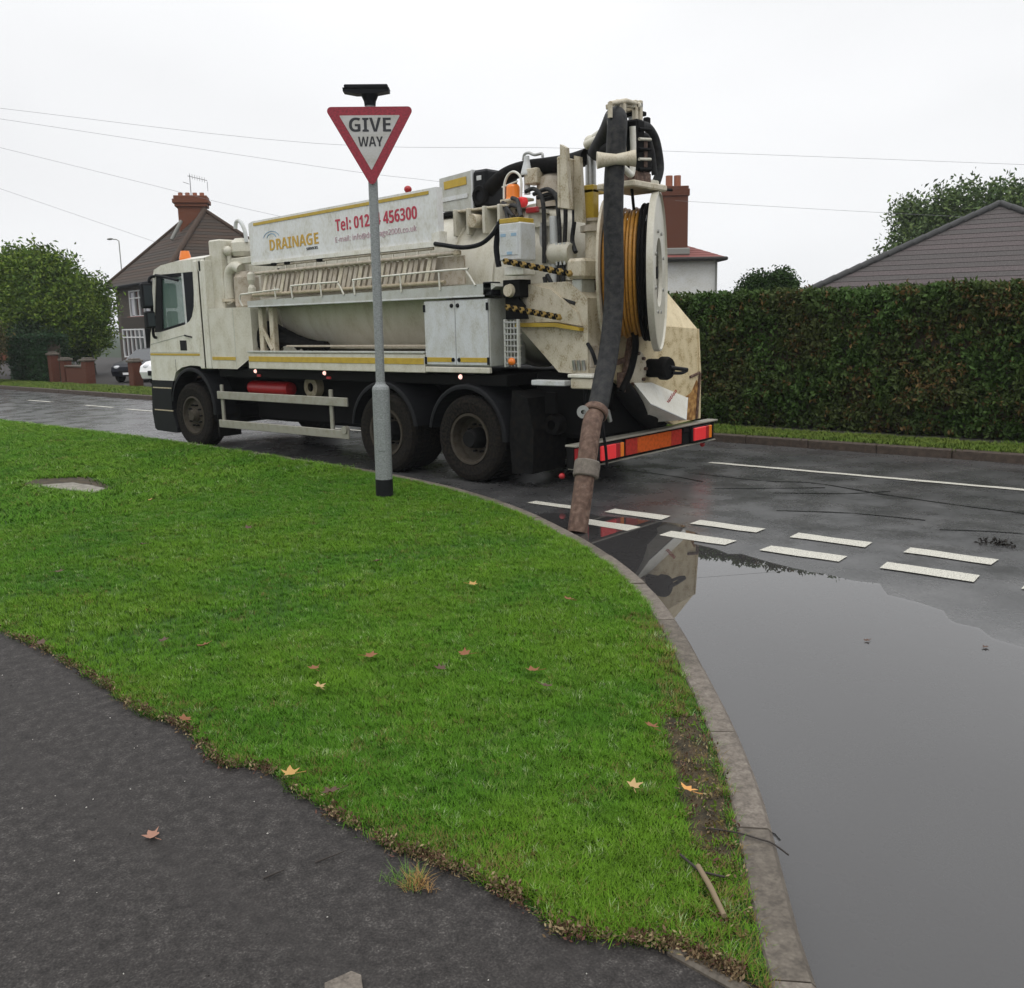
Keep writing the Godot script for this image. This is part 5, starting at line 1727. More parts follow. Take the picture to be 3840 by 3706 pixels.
	part_box("bay_floor", Vector3(.64, 1.36, .06), Vector3(4.0, 1.40, .6), M.dirtier)
	part_box("bay_rail", Vector3(.7, 1.475, .1), Vector3(3.3, 1.50, .13), M.taupe)
	for x in [3.93, 2.46, .12, 5.0]:
		s = Shape.new()
		s.lathe([Vector2(0, -.022), Vector2(.02, -.016), Vector2(.028, .0)], Vector3(x, 1.155, .04), Vector3(0, 0, 1), 12)
		if x < 4.5: obj("side_marker_lamp", s, M.marker_lamp, T)
	for x in [2.42, 3.9]:
		part_box("side_reflector", Vector3(x - .04, 1.08, .06), Vector3(x + .04, 1.11, .08), M.red)
	# access steps behind the cabinet
	var sp := node("access_steps", T)
	for x in [-.56, -.735]:
		part_box("stringer", Vector3(x - .012, 1.27, .0), Vector3(x + .012, 1.76, .04), M.grey, sp)
	for k in 8:
		part_box("step", Vector3(-.73, 1.30 + .06 * k, .0), Vector3(-.56, 1.318 + .06 * k, .09), M.steel, sp, .003)
	for k in 3:
		part_tube("mesh_bar", [Vector3(-.69 + .045 * k, 1.28, .005), Vector3(-.69 + .045 * k, 1.75, .005)], .006, M.grey, sp, 5)
	s = Shape.new()
	s.ball(Vector3(-.66, 1.33, -.01), Vector3(.05, .04, .02))
	obj("step_lamp", s, M.amber, sp)
	# ---- rear hopper under the tank end
	poly_side("sludge_hopper", [[-.45, 2.12], [-.52, 1.72], [-1.08, 1.215], [-1.45, 1.19], [-1.45, 1.95], [-1.2, 2.12]], .24, 1.5, M.dirty)
	poly_side("hopper_ledge", [[-.55, 1.68], [-.58, 1.72], [-1.08, 1.715], [-1.4, 1.66], [-1.4, 1.63], [-1.08, 1.675]], .17, .26, M.yellow)
	poly_side("hopper_cover", [[-.6, 1.72], [-.68, 2.12], [-1.02, 2.05], [-1.34, 1.82], [-1.4, 1.68], [-1.08, 1.725]], .2, .3, M.dirty)
	poly_side("gas_strut_plate", [[-.5, 1.76], [-.5, 2.0], [-.58, 2.06], [-.74, 1.9], [-.78, 1.76]], .1, .14, M.chassis)
	# ---- control box and rear pipework
	var ct := node("control_box", T)
	part_box("case", Vector3(-.795, 2.345, .0), Vector3(-.515, 2.72, .26), M.panel, ct, .014)
	part_box("yellow_top", Vector3(-.775, 2.715, .005), Vector3(-.52, 2.765, .255), M.yellow, ct, .006)
	part_box("lid_panel", Vector3(-.77, 2.40, -.006), Vector3(-.54, 2.64, .004), M.panel, ct, .004)
	for q in [[-.72, 2.6], [-.58, 2.6], [-.66, 2.42]]:
		part_box("label", Vector3(q[0] - .035, q[1] - .015, -.009), Vector3(q[0] + .035, q[1] + .015, -.005), M.blue_dim, ct, .001)
	part_box("base_bracket", Vector3(-.83, 2.2, .0), Vector3(-.575, 2.285, .2), M.white)
	part_box("hydraulic_block", Vector3(-.40, 2.01, .0), Vector3(-.275, 2.15, .15), M.black)
	part_box("hydraulic_block", Vector3(-.73, 1.98, .06), Vector3(-.5, 2.16, .25), M.chassis)
	s = Shape.new()
	s.lathe([Vector2(0, -.02), Vector2(.06, -.02), Vector2(.07, .02), Vector2(.07, .2)], Vector3(-.6, 2.05, .04), Vector3(0, 0, 1), 14)
	obj("pump_motor", s, M.dirty, T)
	# jagged cable guides in yellow and black
	for q in [[Vector3(-.6, 2.345, -.03), Vector3(-1.46, 2.175, -.03)], [Vector3(-.58, 1.885, .02), Vector3(-1.28, 1.765, .02)]]:
		var ch := node("cable_chain", T)
		var n := 15
		for k in n:
			var a: Vector3 = q[0].lerp(q[1], (k + .08) / n)
			var b: Vector3 = q[0].lerp(q[1], (k + .92) / n)
			s = Shape.new()
			var u := (b - a).normalized()
			s.box((a + b) / 2, Vector3(a.distance_to(b), .058, .06), .012, Basis(Vector3(0, 0, 1), u.angle_to(Vector3(1, 0, 0)) + PI * 0.0) * Basis(Vector3(0, 0, 1), .35 if k % 2 else -.35))
			obj("link", s, M.chain_yellow if k % 2 == 0 else M.rubber, ch)
			s = Shape.new()
			s.ball((a + b) / 2 + Vector3(0, .012, -.032), Vector3(.014, .014, .008), 8, 5)
			obj("link_pin", s, M.chassis if k % 2 == 0 else M.chain_yellow, ch)
	# pipes and flanges beside the control box
	var rp3 := node("rear_pipework", T)
	for q in [[-.36, 2.56, 2.9, .10], [-.5, 2.3, 2.75, .13]]:
		s = Shape.new()
		s.lathe([Vector2(0, q[1] - .02), Vector2(q[3] + .03, q[1] - .02), Vector2(q[3] + .03, q[1] + .03), Vector2(q[3], q[1] + .03), Vector2(q[3], q[2] - .04), Vector2(q[3] + .03, q[2] - .04), Vector2(q[3] + .03, q[2]), Vector2(0, q[2])], Vector3(q[0] - .15, 0, .65), Vector3.UP, 18)
		obj("flanged_pipe", s, M.cream, rp3)
	part_tube("return_pipe", [Vector3(-.6, 2.43, .6), Vector3(-.8, 2.46, .58), Vector3(-.95, 2.42, .56), Vector3(-1.0, 2.3, .56), Vector3(-1.0, 2.15, .56)], .06, M.cream, rp3, 12)
	s = Shape.new()
	s.lathe([Vector2(0, -.14), Vector2(.09, -.14), Vector2(.11, -.1), Vector2(.11, .1), Vector2(.08, .14), Vector2(0, .15)], Vector3(-.93, 2.42, .5), Vector3(1, 0, 0), 16)
	obj("valve_body", s, M.cream, rp3)
	for k in 3:
		part_tube("small_pipe", [Vector3(-.92 - .05 * k, 2.3, .44), Vector3(-.92 - .05 * k, 2.52, .44)], .014, M.panel, rp3, 6)
	part_box("red_tap", Vector3(-.62, 2.86, .5), Vector3(-.46, 2.92, .55), M.red, rp3, .01)
	part_tube("cylinder_rod", [Vector3(-.84, 1.9, .5), Vector3(-.84, 2.8, .5)], .045, M.panel, rp3, 12)
	part_tube("cylinder_rod", [Vector3(-.68, 2.3, .54), Vector3(-.68, 2.75, .54)], .05, M.steel, rp3, 12)
	for x in [.56, .36, .12, -.1]:
		part_box("tank_lug", Vector3(x - .02, 2.7, .48), Vector3(x + .02, 2.99, .75), M.cream, rp3, .006)
	part_box("tank_shelf", Vector3(-.2, 2.96, .52), Vector3(.62, 2.985, 1.2), M.dirty, rp3, .006)
	s = Shape.new()
	s.lathe([Vector2(0, .02), Vector2(.07, .02), Vector2(.075, .0), Vector2(.075, -.2)], Vector3(.24, 2.84, .44), Vector3(0, 0, -1), 16)
	obj("inspection_cap", s, M.dirty, rp3)
	# black hydraulic hoses
	var hh := node("hydraulic_hoses", T)
	var hl := [
		[[-.47, 3.08, .5], [-.58, 3.1, .5], [-.68, 3.03, .48], [-.74, 2.9, .46], [-.76, 2.6, .44], [-.77, 2.33, .42]],
		[[-.5, 3.06, .6], [-.7, 3.09, .58], [-.86, 3.0, .52], [-.9, 2.85, .5], [-.93, 2.5, .48], [-.95, 1.9, .4]],
		[[-.55, 3.02, .6], [-.75, 3.04, .6], [-.93, 2.96, .55], [-.98, 2.8, .52], [-.97, 2.4, .5], [-1.0, 1.9, .42]],
		[[-.6, 3.0, .65], [-.8, 3.0, .64], [-1.0, 2.92, .6], [-1.06, 2.75, .56], [-1.04, 2.55, .55], [-1.12, 2.42, .5]],
		[[-.9, 2.2, .3], [-.98, 2.1, .28], [-1.1, 1.97, .26], [-1.3, 1.9, .25]],
		[[-.85, 2.18, .32], [-.92, 1.95, .3], [-1.0, 1.82, .28]],
		[[-.1, 3.0, .6], [-.22, 2.92, .5], [-.36, 2.84, .42], [-.55, 2.8, .2]],
		[[-.05, 3.02, .62], [-.2, 2.9, .5], [-.3, 2.8, .42], [-.6, 2.79, .22]],
		[[-.12, 2.98, .64], [-.3, 2.96, .5], [-.5, 2.9, .36], [-.66, 2.78, .18]],
		[[-.2, 3.05, .6], [-.36, 3.0, .5], [-.55, 2.86, .3], [-.7, 2.78, .15]],
	]
	for q in hl:
		var pts := []
		for v in q: pts.append(Vector3(v[0], v[1], v[2]))
		part_tube("hose", pts, .023, M.hose, hh, 8)
	part_tube("hanging_cable", [Vector3(.45, 2.59, .05), Vector3(.3, 2.565, .03), Vector3(0, 2.52, .02), Vector3(-.25, 2.54, .02), Vector3(-.41, 2.63, .03), Vector3(-.5, 2.76, .06)], .024, M.black, hh, 8)
	part_tube("hose", [Vector3(-.44, 2.75, .1), Vector3(-.41, 2.5, .08), Vector3(-.44, 2.3, .08)], .03, M.black, hh, 8)
	# ---- top: grey hydraulic box with yellow sticker and black fan, fat hose
	var hb := node("cooler_box", T)
	s = Shape.new()
	s.prism(PackedVector2Array([Vector2(1.19, 3.05), Vector2(1.18, 3.43), Vector2(.64, 3.47), Vector2(.67, 3.03)]), Vector3(0, 0, .9), Vector3.RIGHT, Vector3.UP, Vector3(0, 0, .55))
	obj("case", s, M.grey, hb)
	part_box("case_edge", Vector3(.63, 3.02, .88), Vector3(.66, 3.475, 1.46), M.panel, hb, .006)
	s = Shape.new()
	s.bar(Vector3(1.10, 3.34, .894), Vector3(.74, 3.365, .894), .01, .09, .002)
	obj("yellow_sticker", s, M.yellow, hb)
	s = Shape.new()
	s.bar(Vector3(1.14, 3.18, .893), Vector3(.72, 3.195, .893), .012, .05, .004)
	obj("vent_ridge", s, M.panel, hb)
	part_box("base_tray", Vector3(.36, 2.985, .86), Vector3(1.24, 3.03, 1.5), M.chassis, hb)
	part_box("fan_housing", Vector3(.40, 3.04, .87), Vector3(.625, 3.46, 1.44), M.black, hb, .03)
	s = Shape.new()
	s.lathe([Vector2(.06, -.02), Vector2(.1, -.025), Vector2(.12, .0), Vector2(.12, .03)], Vector3(.51, 3.17, .87), Vector3(0, 0, 1), 20)
	obj("fan_ring", s, M.chassis, hb)
	part_box("pale_tag", Vector3(.48, 3.34, .862), Vector3(.55, 3.39, .872), M.panel, hb, .002)
	part_tube("overhead_suction_hose", [Vector3(.46, 3.22, .95), Vector3(.33, 3.28, .92), Vector3(.12, 3.36, .9), Vector3(-.15, 3.395, .9), Vector3(-.5, 3.385, .88), Vector3(-.85, 3.37, .8), Vector3(-1.2, 3.36, .62)], .085, M.rubber, T, 16)
	s = Shape.new()
	s.lathe([Vector2(0, .2), Vector2(.03, .2), Vector2(.035, .14), Vector2(.07, .02), Vector2(.07, .0)], Vector3(-.25, 3.3, .8), Vector3.UP, 14)
	s.cyl(Vector3(-.25, 3.1, .8), Vector3(-.25, 3.31, .8), .035)
	obj("relief_funnel", s, M.panel, T)
	part_tube("lever", [Vector3(-.2, 3.46, .8), Vector3(-.22, 3.52, .8), Vector3(-.28, 3.53, .8), Vector3(-.36, 3.5, .8), Vector3(-.46, 3.5, .8), Vector3(-.47, 3.46, .8)], .016, M.steel, T, 6)
	s = Shape.new()
	s.lathe([Vector2(0, 3.33), Vector2(.15, 3.32), Vector2(.24, 3.26), Vector2(.26, 3.1), Vector2(.26, 2.95)], Vector3(-.5, 0, 1.05), Vector3.UP, 24)
	obj("manway_dome", s, M.taupe, tank)
	part_box("dome_collar", Vector3(-.42, 3.2, .75), Vector3(-.25, 3.36, .92), M.dirty, tank)
	var bc := node("rear_beacon", T)
	s = Shape.new()
	s.lathe([Vector2(0, 3.225), Vector2(.06, 3.215), Vector2(.075, 3.19), Vector2(.078, 3.08), Vector2(.085, 3.06)], Vector3(-.09, 0, .75), Vector3.UP, 18)
	obj("lens", s, M.amber_lamp, bc)
	part_tube("guard_hoop", [Vector3(-.0, 3.07, .7), Vector3(-.01, 3.22, .7), Vector3(-.06, 3.31, .7), Vector3(-.14, 3.34, .7), Vector3(-.22, 3.3, .7), Vector3(-.25, 3.22, .7), Vector3(-.24, 3.07, .7)], .014, M.white, bc, 8)
	part_tube("guard_hoop", [Vector3(.04, 3.2, .72), Vector3(-.06, 3.21, .7), Vector3(-.18, 3.24, .72)], .01, M.white, bc, 6)
	part_box("mount_plate", Vector3(-.3, 3.03, .66), Vector3(.03, 3.06, .86), M.dirty, bc)
	s = Shape.new()
	s.lathe([Vector2(0, -.04), Vector2(.045, -.035), Vector2(.055, .0), Vector2(.055, .05)], Vector3(-.27, 3.01, .67), Vector3(0, 0, 1), 14)
	obj("red_rear_lamp", s, M.red_lamp, T)
	# ---- boom mast at the rear
	var bm := node("boom", T)
	poly_side("mast_plate", [[-1.13, 2.84], [-1.13, 3.44], [-1.2, 3.40], [-1.24, 2.82]], .24, .30, M.dirty, bm)
	poly_side("mast_plate", [[-1.13, 2.72], [-1.13, 3.36], [-1.2, 3.34], [-1.24, 2.70]], .47, .52, M.dirty, bm)
	part_box("mast_web", Vector3(-1.12, 2.84, .25), Vector3(-1.08, 3.33, .5), M.dirty, bm)
	part_box("ram_sleeve", Vector3(-1.28, 2.74, .585), Vector3(-1.14, 3.04, .69), M.yellow, bm)
	part_box("ram_head", Vector3(-1.28, 3.0, .585), Vector3(-1.14, 3.08, .80), M.yellow, bm)
	part_tube("ram_cylinder", [Vector3(-1.2, 3.05, .66), Vector3(-1.2, 3.38, .66)], .055, M.steel, bm, 14)
	part_tube("mast_post", [Vector3(-1.25, 1.2, .62), Vector3(-1.25, 2.72, .66)], .10, M.dirty, bm, 16)
	s = Shape.new()
	s.lathe([Vector2(.1, 2.62), Vector2(.15, 2.62), Vector2(.15, 2.68), Vector2(.1, 2.68)], Vector3(-1.25, 0, .66), Vector3.UP, 18)
	s.lathe([Vector2(.1, 2.72), Vector2(.13, 2.72), Vector2(.13, 2.75), Vector2(.1, 2.75)], Vector3(-1.25, 0, .66), Vector3.UP, 18)
	obj("mast_collar", s, M.taupe, bm)
	part_box("leg_post", Vector3(-1.36, 1.52, .26), Vector3(-1.24, 2.14, .5), M.grey, bm, .012)
	part_tube("leg_ram", [Vector3(-1.3, 1.3, .56), Vector3(-1.3, 2.2, .56)], .03, M.rust, bm)
	part_box("swivel_block", Vector3(-1.42, 2.14, .22), Vector3(-1.2, 2.34, .5), M.dirty, bm, .03)
	# arm reaching back over the hose
	s = Shape.new()
	s.tube(through([Vector3(-1.2, 3.40, .66), Vector3(-1.5, 3.36, .45), Vector3(-1.88, 3.34, .12)], 4), .05, 12)
	obj("arm", s, M.chassis, bm)
	s = Shape.new()
	s.cyl(Vector3(-1.2, 3.46, .58), Vector3(-1.45, 3.52, .58), .045); s.cyl(Vector3(-1.2, 3.54, .7), Vector3(-1.5, 3.56, .5), .04)
	s.ball(Vector3(-1.2, 3.5, .66), Vector3(.07, .07, .07))
	obj("slew_motor", s, M.cream, bm)
	# hose saddle: a cupped roller that holds the hanging hose
	s = Shape.new()
	s.lathe([Vector2(0, -.17), Vector2(.075, -.17), Vector2(.06, -.1), Vector2(.045, 0), Vector2(.06, .1), Vector2(.075, .17), Vector2(0, .17)], Vector3(-2.10, 3.13, -.215), Vector3(-.76, .03, .65).normalized(), 16)
	obj("hose_saddle", s, M.dirty, bm)
	part_tube("saddle_hook", [Vector3(-1.93, 3.16, .04), Vector3(-1.93, 3.1, .2), Vector3(-1.93, 3.08, .3), Vector3(-1.93, 3.3, .32), Vector3(-1.93, 3.5, .31)], .03, M.white, bm)
	# top frame that carries the bend of the hose
	var tf := [[Vector3(-1.9, 3.58, -.02), Vector3(-1.9, 3.3, .0)], [Vector3(-1.9, 3.75, .40), Vector3(-1.9, 3.10, .40)], [Vector3(-1.9, 3.76, .48), Vector3(-1.9, 3.45, .48)], [Vector3(-1.9, 3.66, .1), Vector3(-1.9, 3.72, .5)], [Vector3(-1.75, 3.68, .16), Vector3(-1.75, 3.72, .5)], [Vector3(-1.9, 3.70, .48), Vector3(-1.6, 3.70, .48)]]
	for q in tf:
		s = Shape.new()
		s.bar(q[0], q[1], .045, .045, .006)
		obj("top_frame_bar", s, M.dirty, bm)
	for q in [[Vector3(-2.0, 3.62, -.16), Vector3(-1.96, 3.70, .16)], [Vector3(-1.96, 3.70, .16), Vector3(-1.9, 3.72, .42)], [Vector3(-2.0, 3.63, -.16), Vector3(-2.0, 3.5, -.16)], [Vector3(-1.98, 3.66, .09), Vector3(-1.98, 3.2, .09)]]:
		part_tube("hose_guide", q, .022, M.dirty, bm, 8)
	for k in 4:
		s = Shape.new()
		s.ball(Vector3(-1.9, 3.68 + k * .01, .1 + .12 * k), Vector3(.03, .035, .03), 10, 6)
		obj("frame_bolt", s, M.cream, bm)
	# mechanism right of the mast
	for q in [[.36, 3.1, .50, 3.58, "dark"], [.44, 3.14, .56, 3.42, "rust"], [.52, 3.12, .64, 3.34, "dark"], [.34, 2.98, .62, 3.12, "rust"]]:
		part_box("slew_gear", Vector3(-1.95, q[1], q[0]), Vector3(-1.78, q[3], q[2]), M.chassis if q[4] == "dark" else M.rust, bm, .02)
	for k in 5:
		part_tube("grab_bar", [Vector3(-1.97, 3.12 + .09 * k, .36), Vector3(-1.97, 3.14 + .09 * k, .56)], .015, M.cream if k % 2 else M.chassis, bm, 6)
	part_box("slew_table", Vector3(-1.98, 2.96, .26), Vector3(-1.55, 3.02, .86), M.dirty, bm, .012)
	part_box("slew_table", Vector3(-1.9, 3.02, .5), Vector3(-1.6, 3.07, .84), M.cream, bm, .012)
	part_tube("latch_rod", [Vector3(-1.86, 3.0, .82), Vector3(-1.86, 3.01, 1.14)], .014, M.chassis, bm, 6)
	part_box("lamp_pole_base", Vector3(-1.8, 3.3, .58), Vector3(-1.7, 3.68, .66), M.panel, bm)
	part_box("work_lamp", Vector3(-1.84, 3.66, .52), Vector3(-1.66, 3.70, .70), M.chassis, bm)
	part_tube("aerial_rod", [Vector3(-1.7, 3.06, .92), Vector3(-1.7, 3.62, .92)], .009, M.steel, bm, 5)
	part_box("aerial_head", Vector3(-1.73, 3.58, .89), Vector3(-1.67, 3.70, .95), M.chassis, bm, .01)
	part_tube("looped_hose", [Vector3(-1.85, 3.5, .52), Vector3(-1.85, 3.56, .66), Vector3(-1.85, 3.48, .82), Vector3(-1.85, 3.32, .90), Vector3(-1.85, 3.18, .92), Vector3(-1.85, 3.06, .86)], .045, M.hose, bm, 10)
	part_tube("looped_hose", [Vector3(-1.88, 3.44, .5), Vector3(-1.88, 3.46, .62), Vector3(-1.88, 3.34, .72), Vector3(-1.88, 3.12, .78)], .03, M.hose, bm, 8)
	part_tube("stay_rod", [Vector3(-1.85, 2.97, .42), Vector3(-1.75, 2.74, .62)], .016, M.chassis, bm, 6)
	# ---- hanging suction hose and steel pipe
	var sh := node("suction_hose", T)
	part_tube("rubber_hose", [Vector3(-1.35, 3.36, .55), Vector3(-1.6, 3.5, .38), Vector3(-1.85, 3.56, .12), Vector3(-1.98, 3.52, -.02), Vector3(-2.02, 3.42, -.08), Vector3(-2.03, 3.18, -.12), Vector3(-2.05, 2.9, -.18), Vector3(-2.06, 2.5, -.2), Vector3(-2.08, 2.12, -.22), Vector3(-2.1, 1.78, -.27), Vector3(-2.15, 1.42, -.42), Vector3(-2.2, 1.24, -.56), Vector3(-2.27, 1.05, -.73), Vector3(-2.32, .92, -.87)], .09, M.hose, sh, 20)
	part_tube("steel_pipe", [Vector3(-2.32, .93, -.88), Vector3(-2.35, .83, -.97), Vector3(-2.41, .56, -1.12), Vector3(-2.48, .0, -1.36)], .083, M.rust, sh, 20)
	for q in [[Vector3(-2.31, .95, -.85), .11, "top"], [Vector3(-2.425, .5, -1.145), .11, "mid"]]:
		var ax := (Vector3(-2.41, .56, -1.12) - Vector3(-2.48, .0, -1.36)).normalized() if q[2] == "mid" else (Vector3(-2.27, 1.05, -.73) - Vector3(-2.35, .83, -.97)).normalized()
		s = Shape.new()
		var hw := .07 if q[2] == "mid" else .035
		s.lathe([Vector2(.08, -hw), Vector2(q[1] - .008, -hw), Vector2(q[1], -hw + .01), Vector2(q[1], hw - .01), Vector2(q[1] - .008, hw), Vector2(.08, hw)], q[0], ax, 22)
		obj("pipe_collar", s, M.kerb if q[2] == "mid" else M.rust, sh)
	s = Shape.new()
	s.disc(Vector3(-2.26, .96, -.74 - .22), Vector3(-.6, 0, -.8), .02, .055, .03, 16)
	s.bar(Vector3(-2.26, .96, -.96), Vector3(-2.33, .96, -.72), .03, .03)
	s.cyl(Vector3(-2.36, .96, -.74), Vector3(-2.36, .86, -.70), .02, 8)
	obj("cam_lever", s, M.steel, sh)
	part_tube("tether", [Vector3(-2.3, .9, -.76), Vector3(-2.26, .8, -.68), Vector3(-2.24, .62, -.6), Vector3(-2.2, .42, -.52)], .014, M.black, sh, 6)
	# ---- jetting hose reel
	var rl := node("hose_reel", T)
	var ax2 := Vector3(-.898, .01, .44).normalized()
	var rc := Vector3(-1.86, 2.19, .88)
	s = Shape.new()
	s.disc(rc, ax2, .34, .765, .03, 56)
	s.lathe([Vector2(.765, -.035), Vector2(.785, -.03), Vector2(.785, .03), Vector2(.765, .035), Vector2(.75, .0)], rc, ax2, 56)
	s.lathe([Vector2(.34, .015), Vector2(.32, -.05), Vector2(.3, -.2)], rc, ax2, 40)
	obj("outer_flange", s, M.cream, rl)
	s = Shape.new()
	for k in 8:
		var a := TAU * (k + .5) / 8
		var d := Vector3.UP * cos(a) + ax2.cross(Vector3.UP).normalized() * sin(a)
		s.cyl(rc + d * .42 + ax2 * .01, rc + d * .42 + ax2 * .03, .018, 8)
	obj("flange_bolts", s, M.steel, rl)
	s = Shape.new()
	s.disc(rc - ax2 * .50, ax2, .1, .74, .025, 56)
	obj("inner_flange", s, M.dirty, rl)
	s = Shape.new()
	s.lathe([Vector2(.3, -.49), Vector2(.42, -.48), Vector2(.42, -.03), Vector2(.3, -.02)], rc, ax2, 40)
	obj("drum", s, M.chassis, rl)
	for k in 9:
		s = Shape.new()
		var off := -.46 + k * .037
		var rr := .60 + .012 * ((k * 5) % 3)
		var pr := []
		for j in 9:
			var a := PI * j / 8.0
			pr.append(Vector2(rr + .022 * sin(a) , off + .018 * cos(a)))
		s.lathe(pr, rc, ax2, 56)
		obj("wound_hose", s, M.orange_hose, rl)
	s = Shape.new()
	for k in 3:
		var off := -.12 + k * .037
		var pr := []
		for j in 9:
			var a := PI * j / 8.0
			pr.append(Vector2(.66 + .02 * sin(a), off + .018 * cos(a)))
		s.lathe(pr, rc, ax2, 56)
	obj("black_rings", s, M.rubber, rl)  # near-black rings next to the outer flange
	s = Shape.new()
	s.cyl(rc - ax2 * .75, rc + ax2 * .0, .06)
	s.lathe([Vector2(.0, -.06), Vector2(.14, -.06), Vector2(.2, -.16), Vector2(.3, -.2)], rc, ax2, 24)
	obj("axle", s, M.chassis, rl)
	s = Shape.new()
	s.bar(rc - ax2 * .66 + Vector3(0, -.1, 0), Vector3(-1.3, 1.6, .9), .1, .12)
	s.bar(rc - ax2 * .66, Vector3(-1.25, 2.4, 1.05), .08, .1)
	obj("reel_bracket", s, M.dirty, rl)
	part_tube("loose_hose", [Vector3(-1.75, 1.62, .62), Vector3(-1.74, 1.45, .66), Vector3(-1.7, 1.2, .62), Vector3(-1.66, 1.02, .52)], .035, M.rubber, rl)
	# ---- rear plate, chute and outlet
	var rd := node("rear_door", T)
	s = Shape.new()
	s.prism(PackedVector2Array([Vector2(.62, 1.66), Vector2(1.4, 1.665), Vector2(2.38, 1.61), Vector2(2.43, 1.09), Vector2(2.44, .56), Vector2(1.85, .54), Vector2(1.2, .84), Vector2(.68, 1.12)]), Vector3(-1.48, 0, 0), Vector3(0, 0, 1), Vector3.UP, Vector3(.06, 0, 0))
	obj("door_plate", s, M.plate, rd)
	s = Shape.new()
	var fi := Vector3(-.9, 1.6, 1.2)
	s.quad(Vector3(-1.475, 1.66, .62), Vector3(-1.475, 1.665, 1.4), Vector3(-1.25, 2.05, 2.04), Vector3(-1.25, 2.08, .62), fi)
	s.flat(Vector3(-1.475, 1.665, 1.4), Vector3(-1.475, 1.61, 2.38), Vector3(-1.25, 2.05, 2.04), fi)
	s.quad(Vector3(-1.475, 1.61, 2.38), Vector3(-1.25, 2.05, 2.04), Vector3(-1.0, 2.05, 2.04), Vector3(-1.0, 1.61, 2.38), fi)
	obj("folded_top", s, M.plate, rd)
	s = Shape.new()
	s.prism(PackedVector2Array([Vector2(2.38, 1.61), Vector2(2.40, 1.605), Vector2(2.46, 1.09), Vector2(2.46, .56), Vector2(2.42, .56), Vector2(2.41, 1.09)]), Vector3(-1.49, 0, 0), Vector3(0, 0, 1), Vector3.UP, Vector3(.5, 0, 0))
	obj("side_edge", s, M.plate, rd)
	s = Shape.new()
	s.bar(Vector3(-1.49, .56, 2.36), Vector3(-1.49, 1.1, 2.43), .03, .03)
	s.bar(Vector3(-1.49, 1.06, 2.2), Vector3(-1.49, 1.1, 2.43), .02, .03)
	obj("rusty_edge", s, M.rust, rd)
	s = Shape.new()
	s.prism(ease_edge([Vector2(1.95, .57), Vector2(2.42, .57), Vector2(2.41, .98), Vector2(2.34, 1.0), Vector2(2.25, .9), Vector2(2.12, .84)], .05, 5.0, 19), Vector3(-1.484, 0, 0), Vector3(0, 0, 1), Vector3.UP, Vector3(.003, 0, 0))
	obj("rust_patch", s, M.rust_stain, rd)
	# white chute, folded from two plates
	s = Shape.new()
	var cA := Vector3(-1.6, 1.08, .85); var cB := Vector3(-1.56, 1.06, 1.25); var cC := Vector3(-1.52, .83, 2.1); var cD := Vector3(-1.72, .62, 1.72); var cE := Vector3(-1.7, .85, 1.02)
	var cin := Vector3(-1.2, .95, 1.5)
	s.quad(cA, cB, cD, cE, cin); s.flat(cB, cC, cD, cin)
	var cF := Vector3(-1.5, .60, 1.62); var cG := Vector3(-1.5, .62, 1.24)
	s.quad(cE, cD, cF, cG, cin)
	s.flat(cA, cE, cG, cin)
	s.quad(cC, cD, cF, Vector3(-1.46, .6, 1.9), cin)
	obj("chute", s, M.white, rd)
	s = Shape.new()
	s.bar(cE, cD, .012, .012, .002); s.bar(cD, cC, .012, .012, .002)
	obj("chute_fold", s, M.panel, rd)
	text("caution", .05, .003, M.red, Transform3D(Basis(Vector3(-.12, .62, .72).normalized(), Vector3(0, .72, -.62).normalized(), Vector3(-1, -.12, 0).normalized()).orthonormalized(), Vector3(-1.655, .88, 1.5)), rd, "lettering", "Droid Sans", 700, .24)
	# dark outlet with cap and handle
	var ol := node("outlet_valve", T)
	s = Shape.new()
	s.lathe([Vector2(0, .26), Vector2(.11, .26), Vector2(.125, .23), Vector2(.125, .16), Vector2(.1, .15), Vector2(.1, .0)], Vector3(-1.5, 1.21, 1.30), Vector3(-1, 0, 0), 20)
	obj("cap", s, M.rubber, ol)
	part_tube("handle", [Vector3(-1.76, 1.22, 1.3), Vector3(-1.78, 1.2, 1.45), Vector3(-1.78, 1.18, 1.62)], .022, M.black, ol)
	part_tube("handle", [Vector3(-1.76, 1.16, 1.34), Vector3(-1.78, 1.15, 1.5), Vector3(-1.78, 1.17, 1.62)], .018, M.black, ol)
	s = Shape.new()
	s.disc(Vector3(-1.51, 1.21, 1.0), Vector3(-1, 0, 0), .0, .21, .03, 28)
	obj("flange_plate", s, M.dirty, ol)
	for k in 9:
		var a := TAU * k / 9
		s = Shape.new()
		s.lathe([Vector2(0, .03), Vector2(.018, .03), Vector2(.018, .0)], Vector3(-1.525, 1.21 + sin(a) * .17, 1.0 + cos(a) * .17), Vector3(-1, 0, 0), 8)
		obj("flange_bolt", s, M.rust, ol)
	s = Shape.new()
	s.bar(Vector3(-1.58, 1.0, .66), Vector3(-1.58, 1.58, .82), .05, .05)
	s.bar(Vector3(-1.56, 1.3, .58), Vector3(-1.56, 1.34, .86), .04, .05)
	s.cyl(Vector3(-1.6, 1.05, .62), Vector3(-1.6, 1.2, .62), .05, 10)
	obj("door_linkage", s, M.rust, rd)
	part_tube("drain_hose", [Vector3(-1.5, 1.05, .75), Vector3(-1.52, .95, .85), Vector3(-1.5, .78, 1.1), Vector3(-1.45, .62, 1.4)], .1, M.rubber, rd, 12)
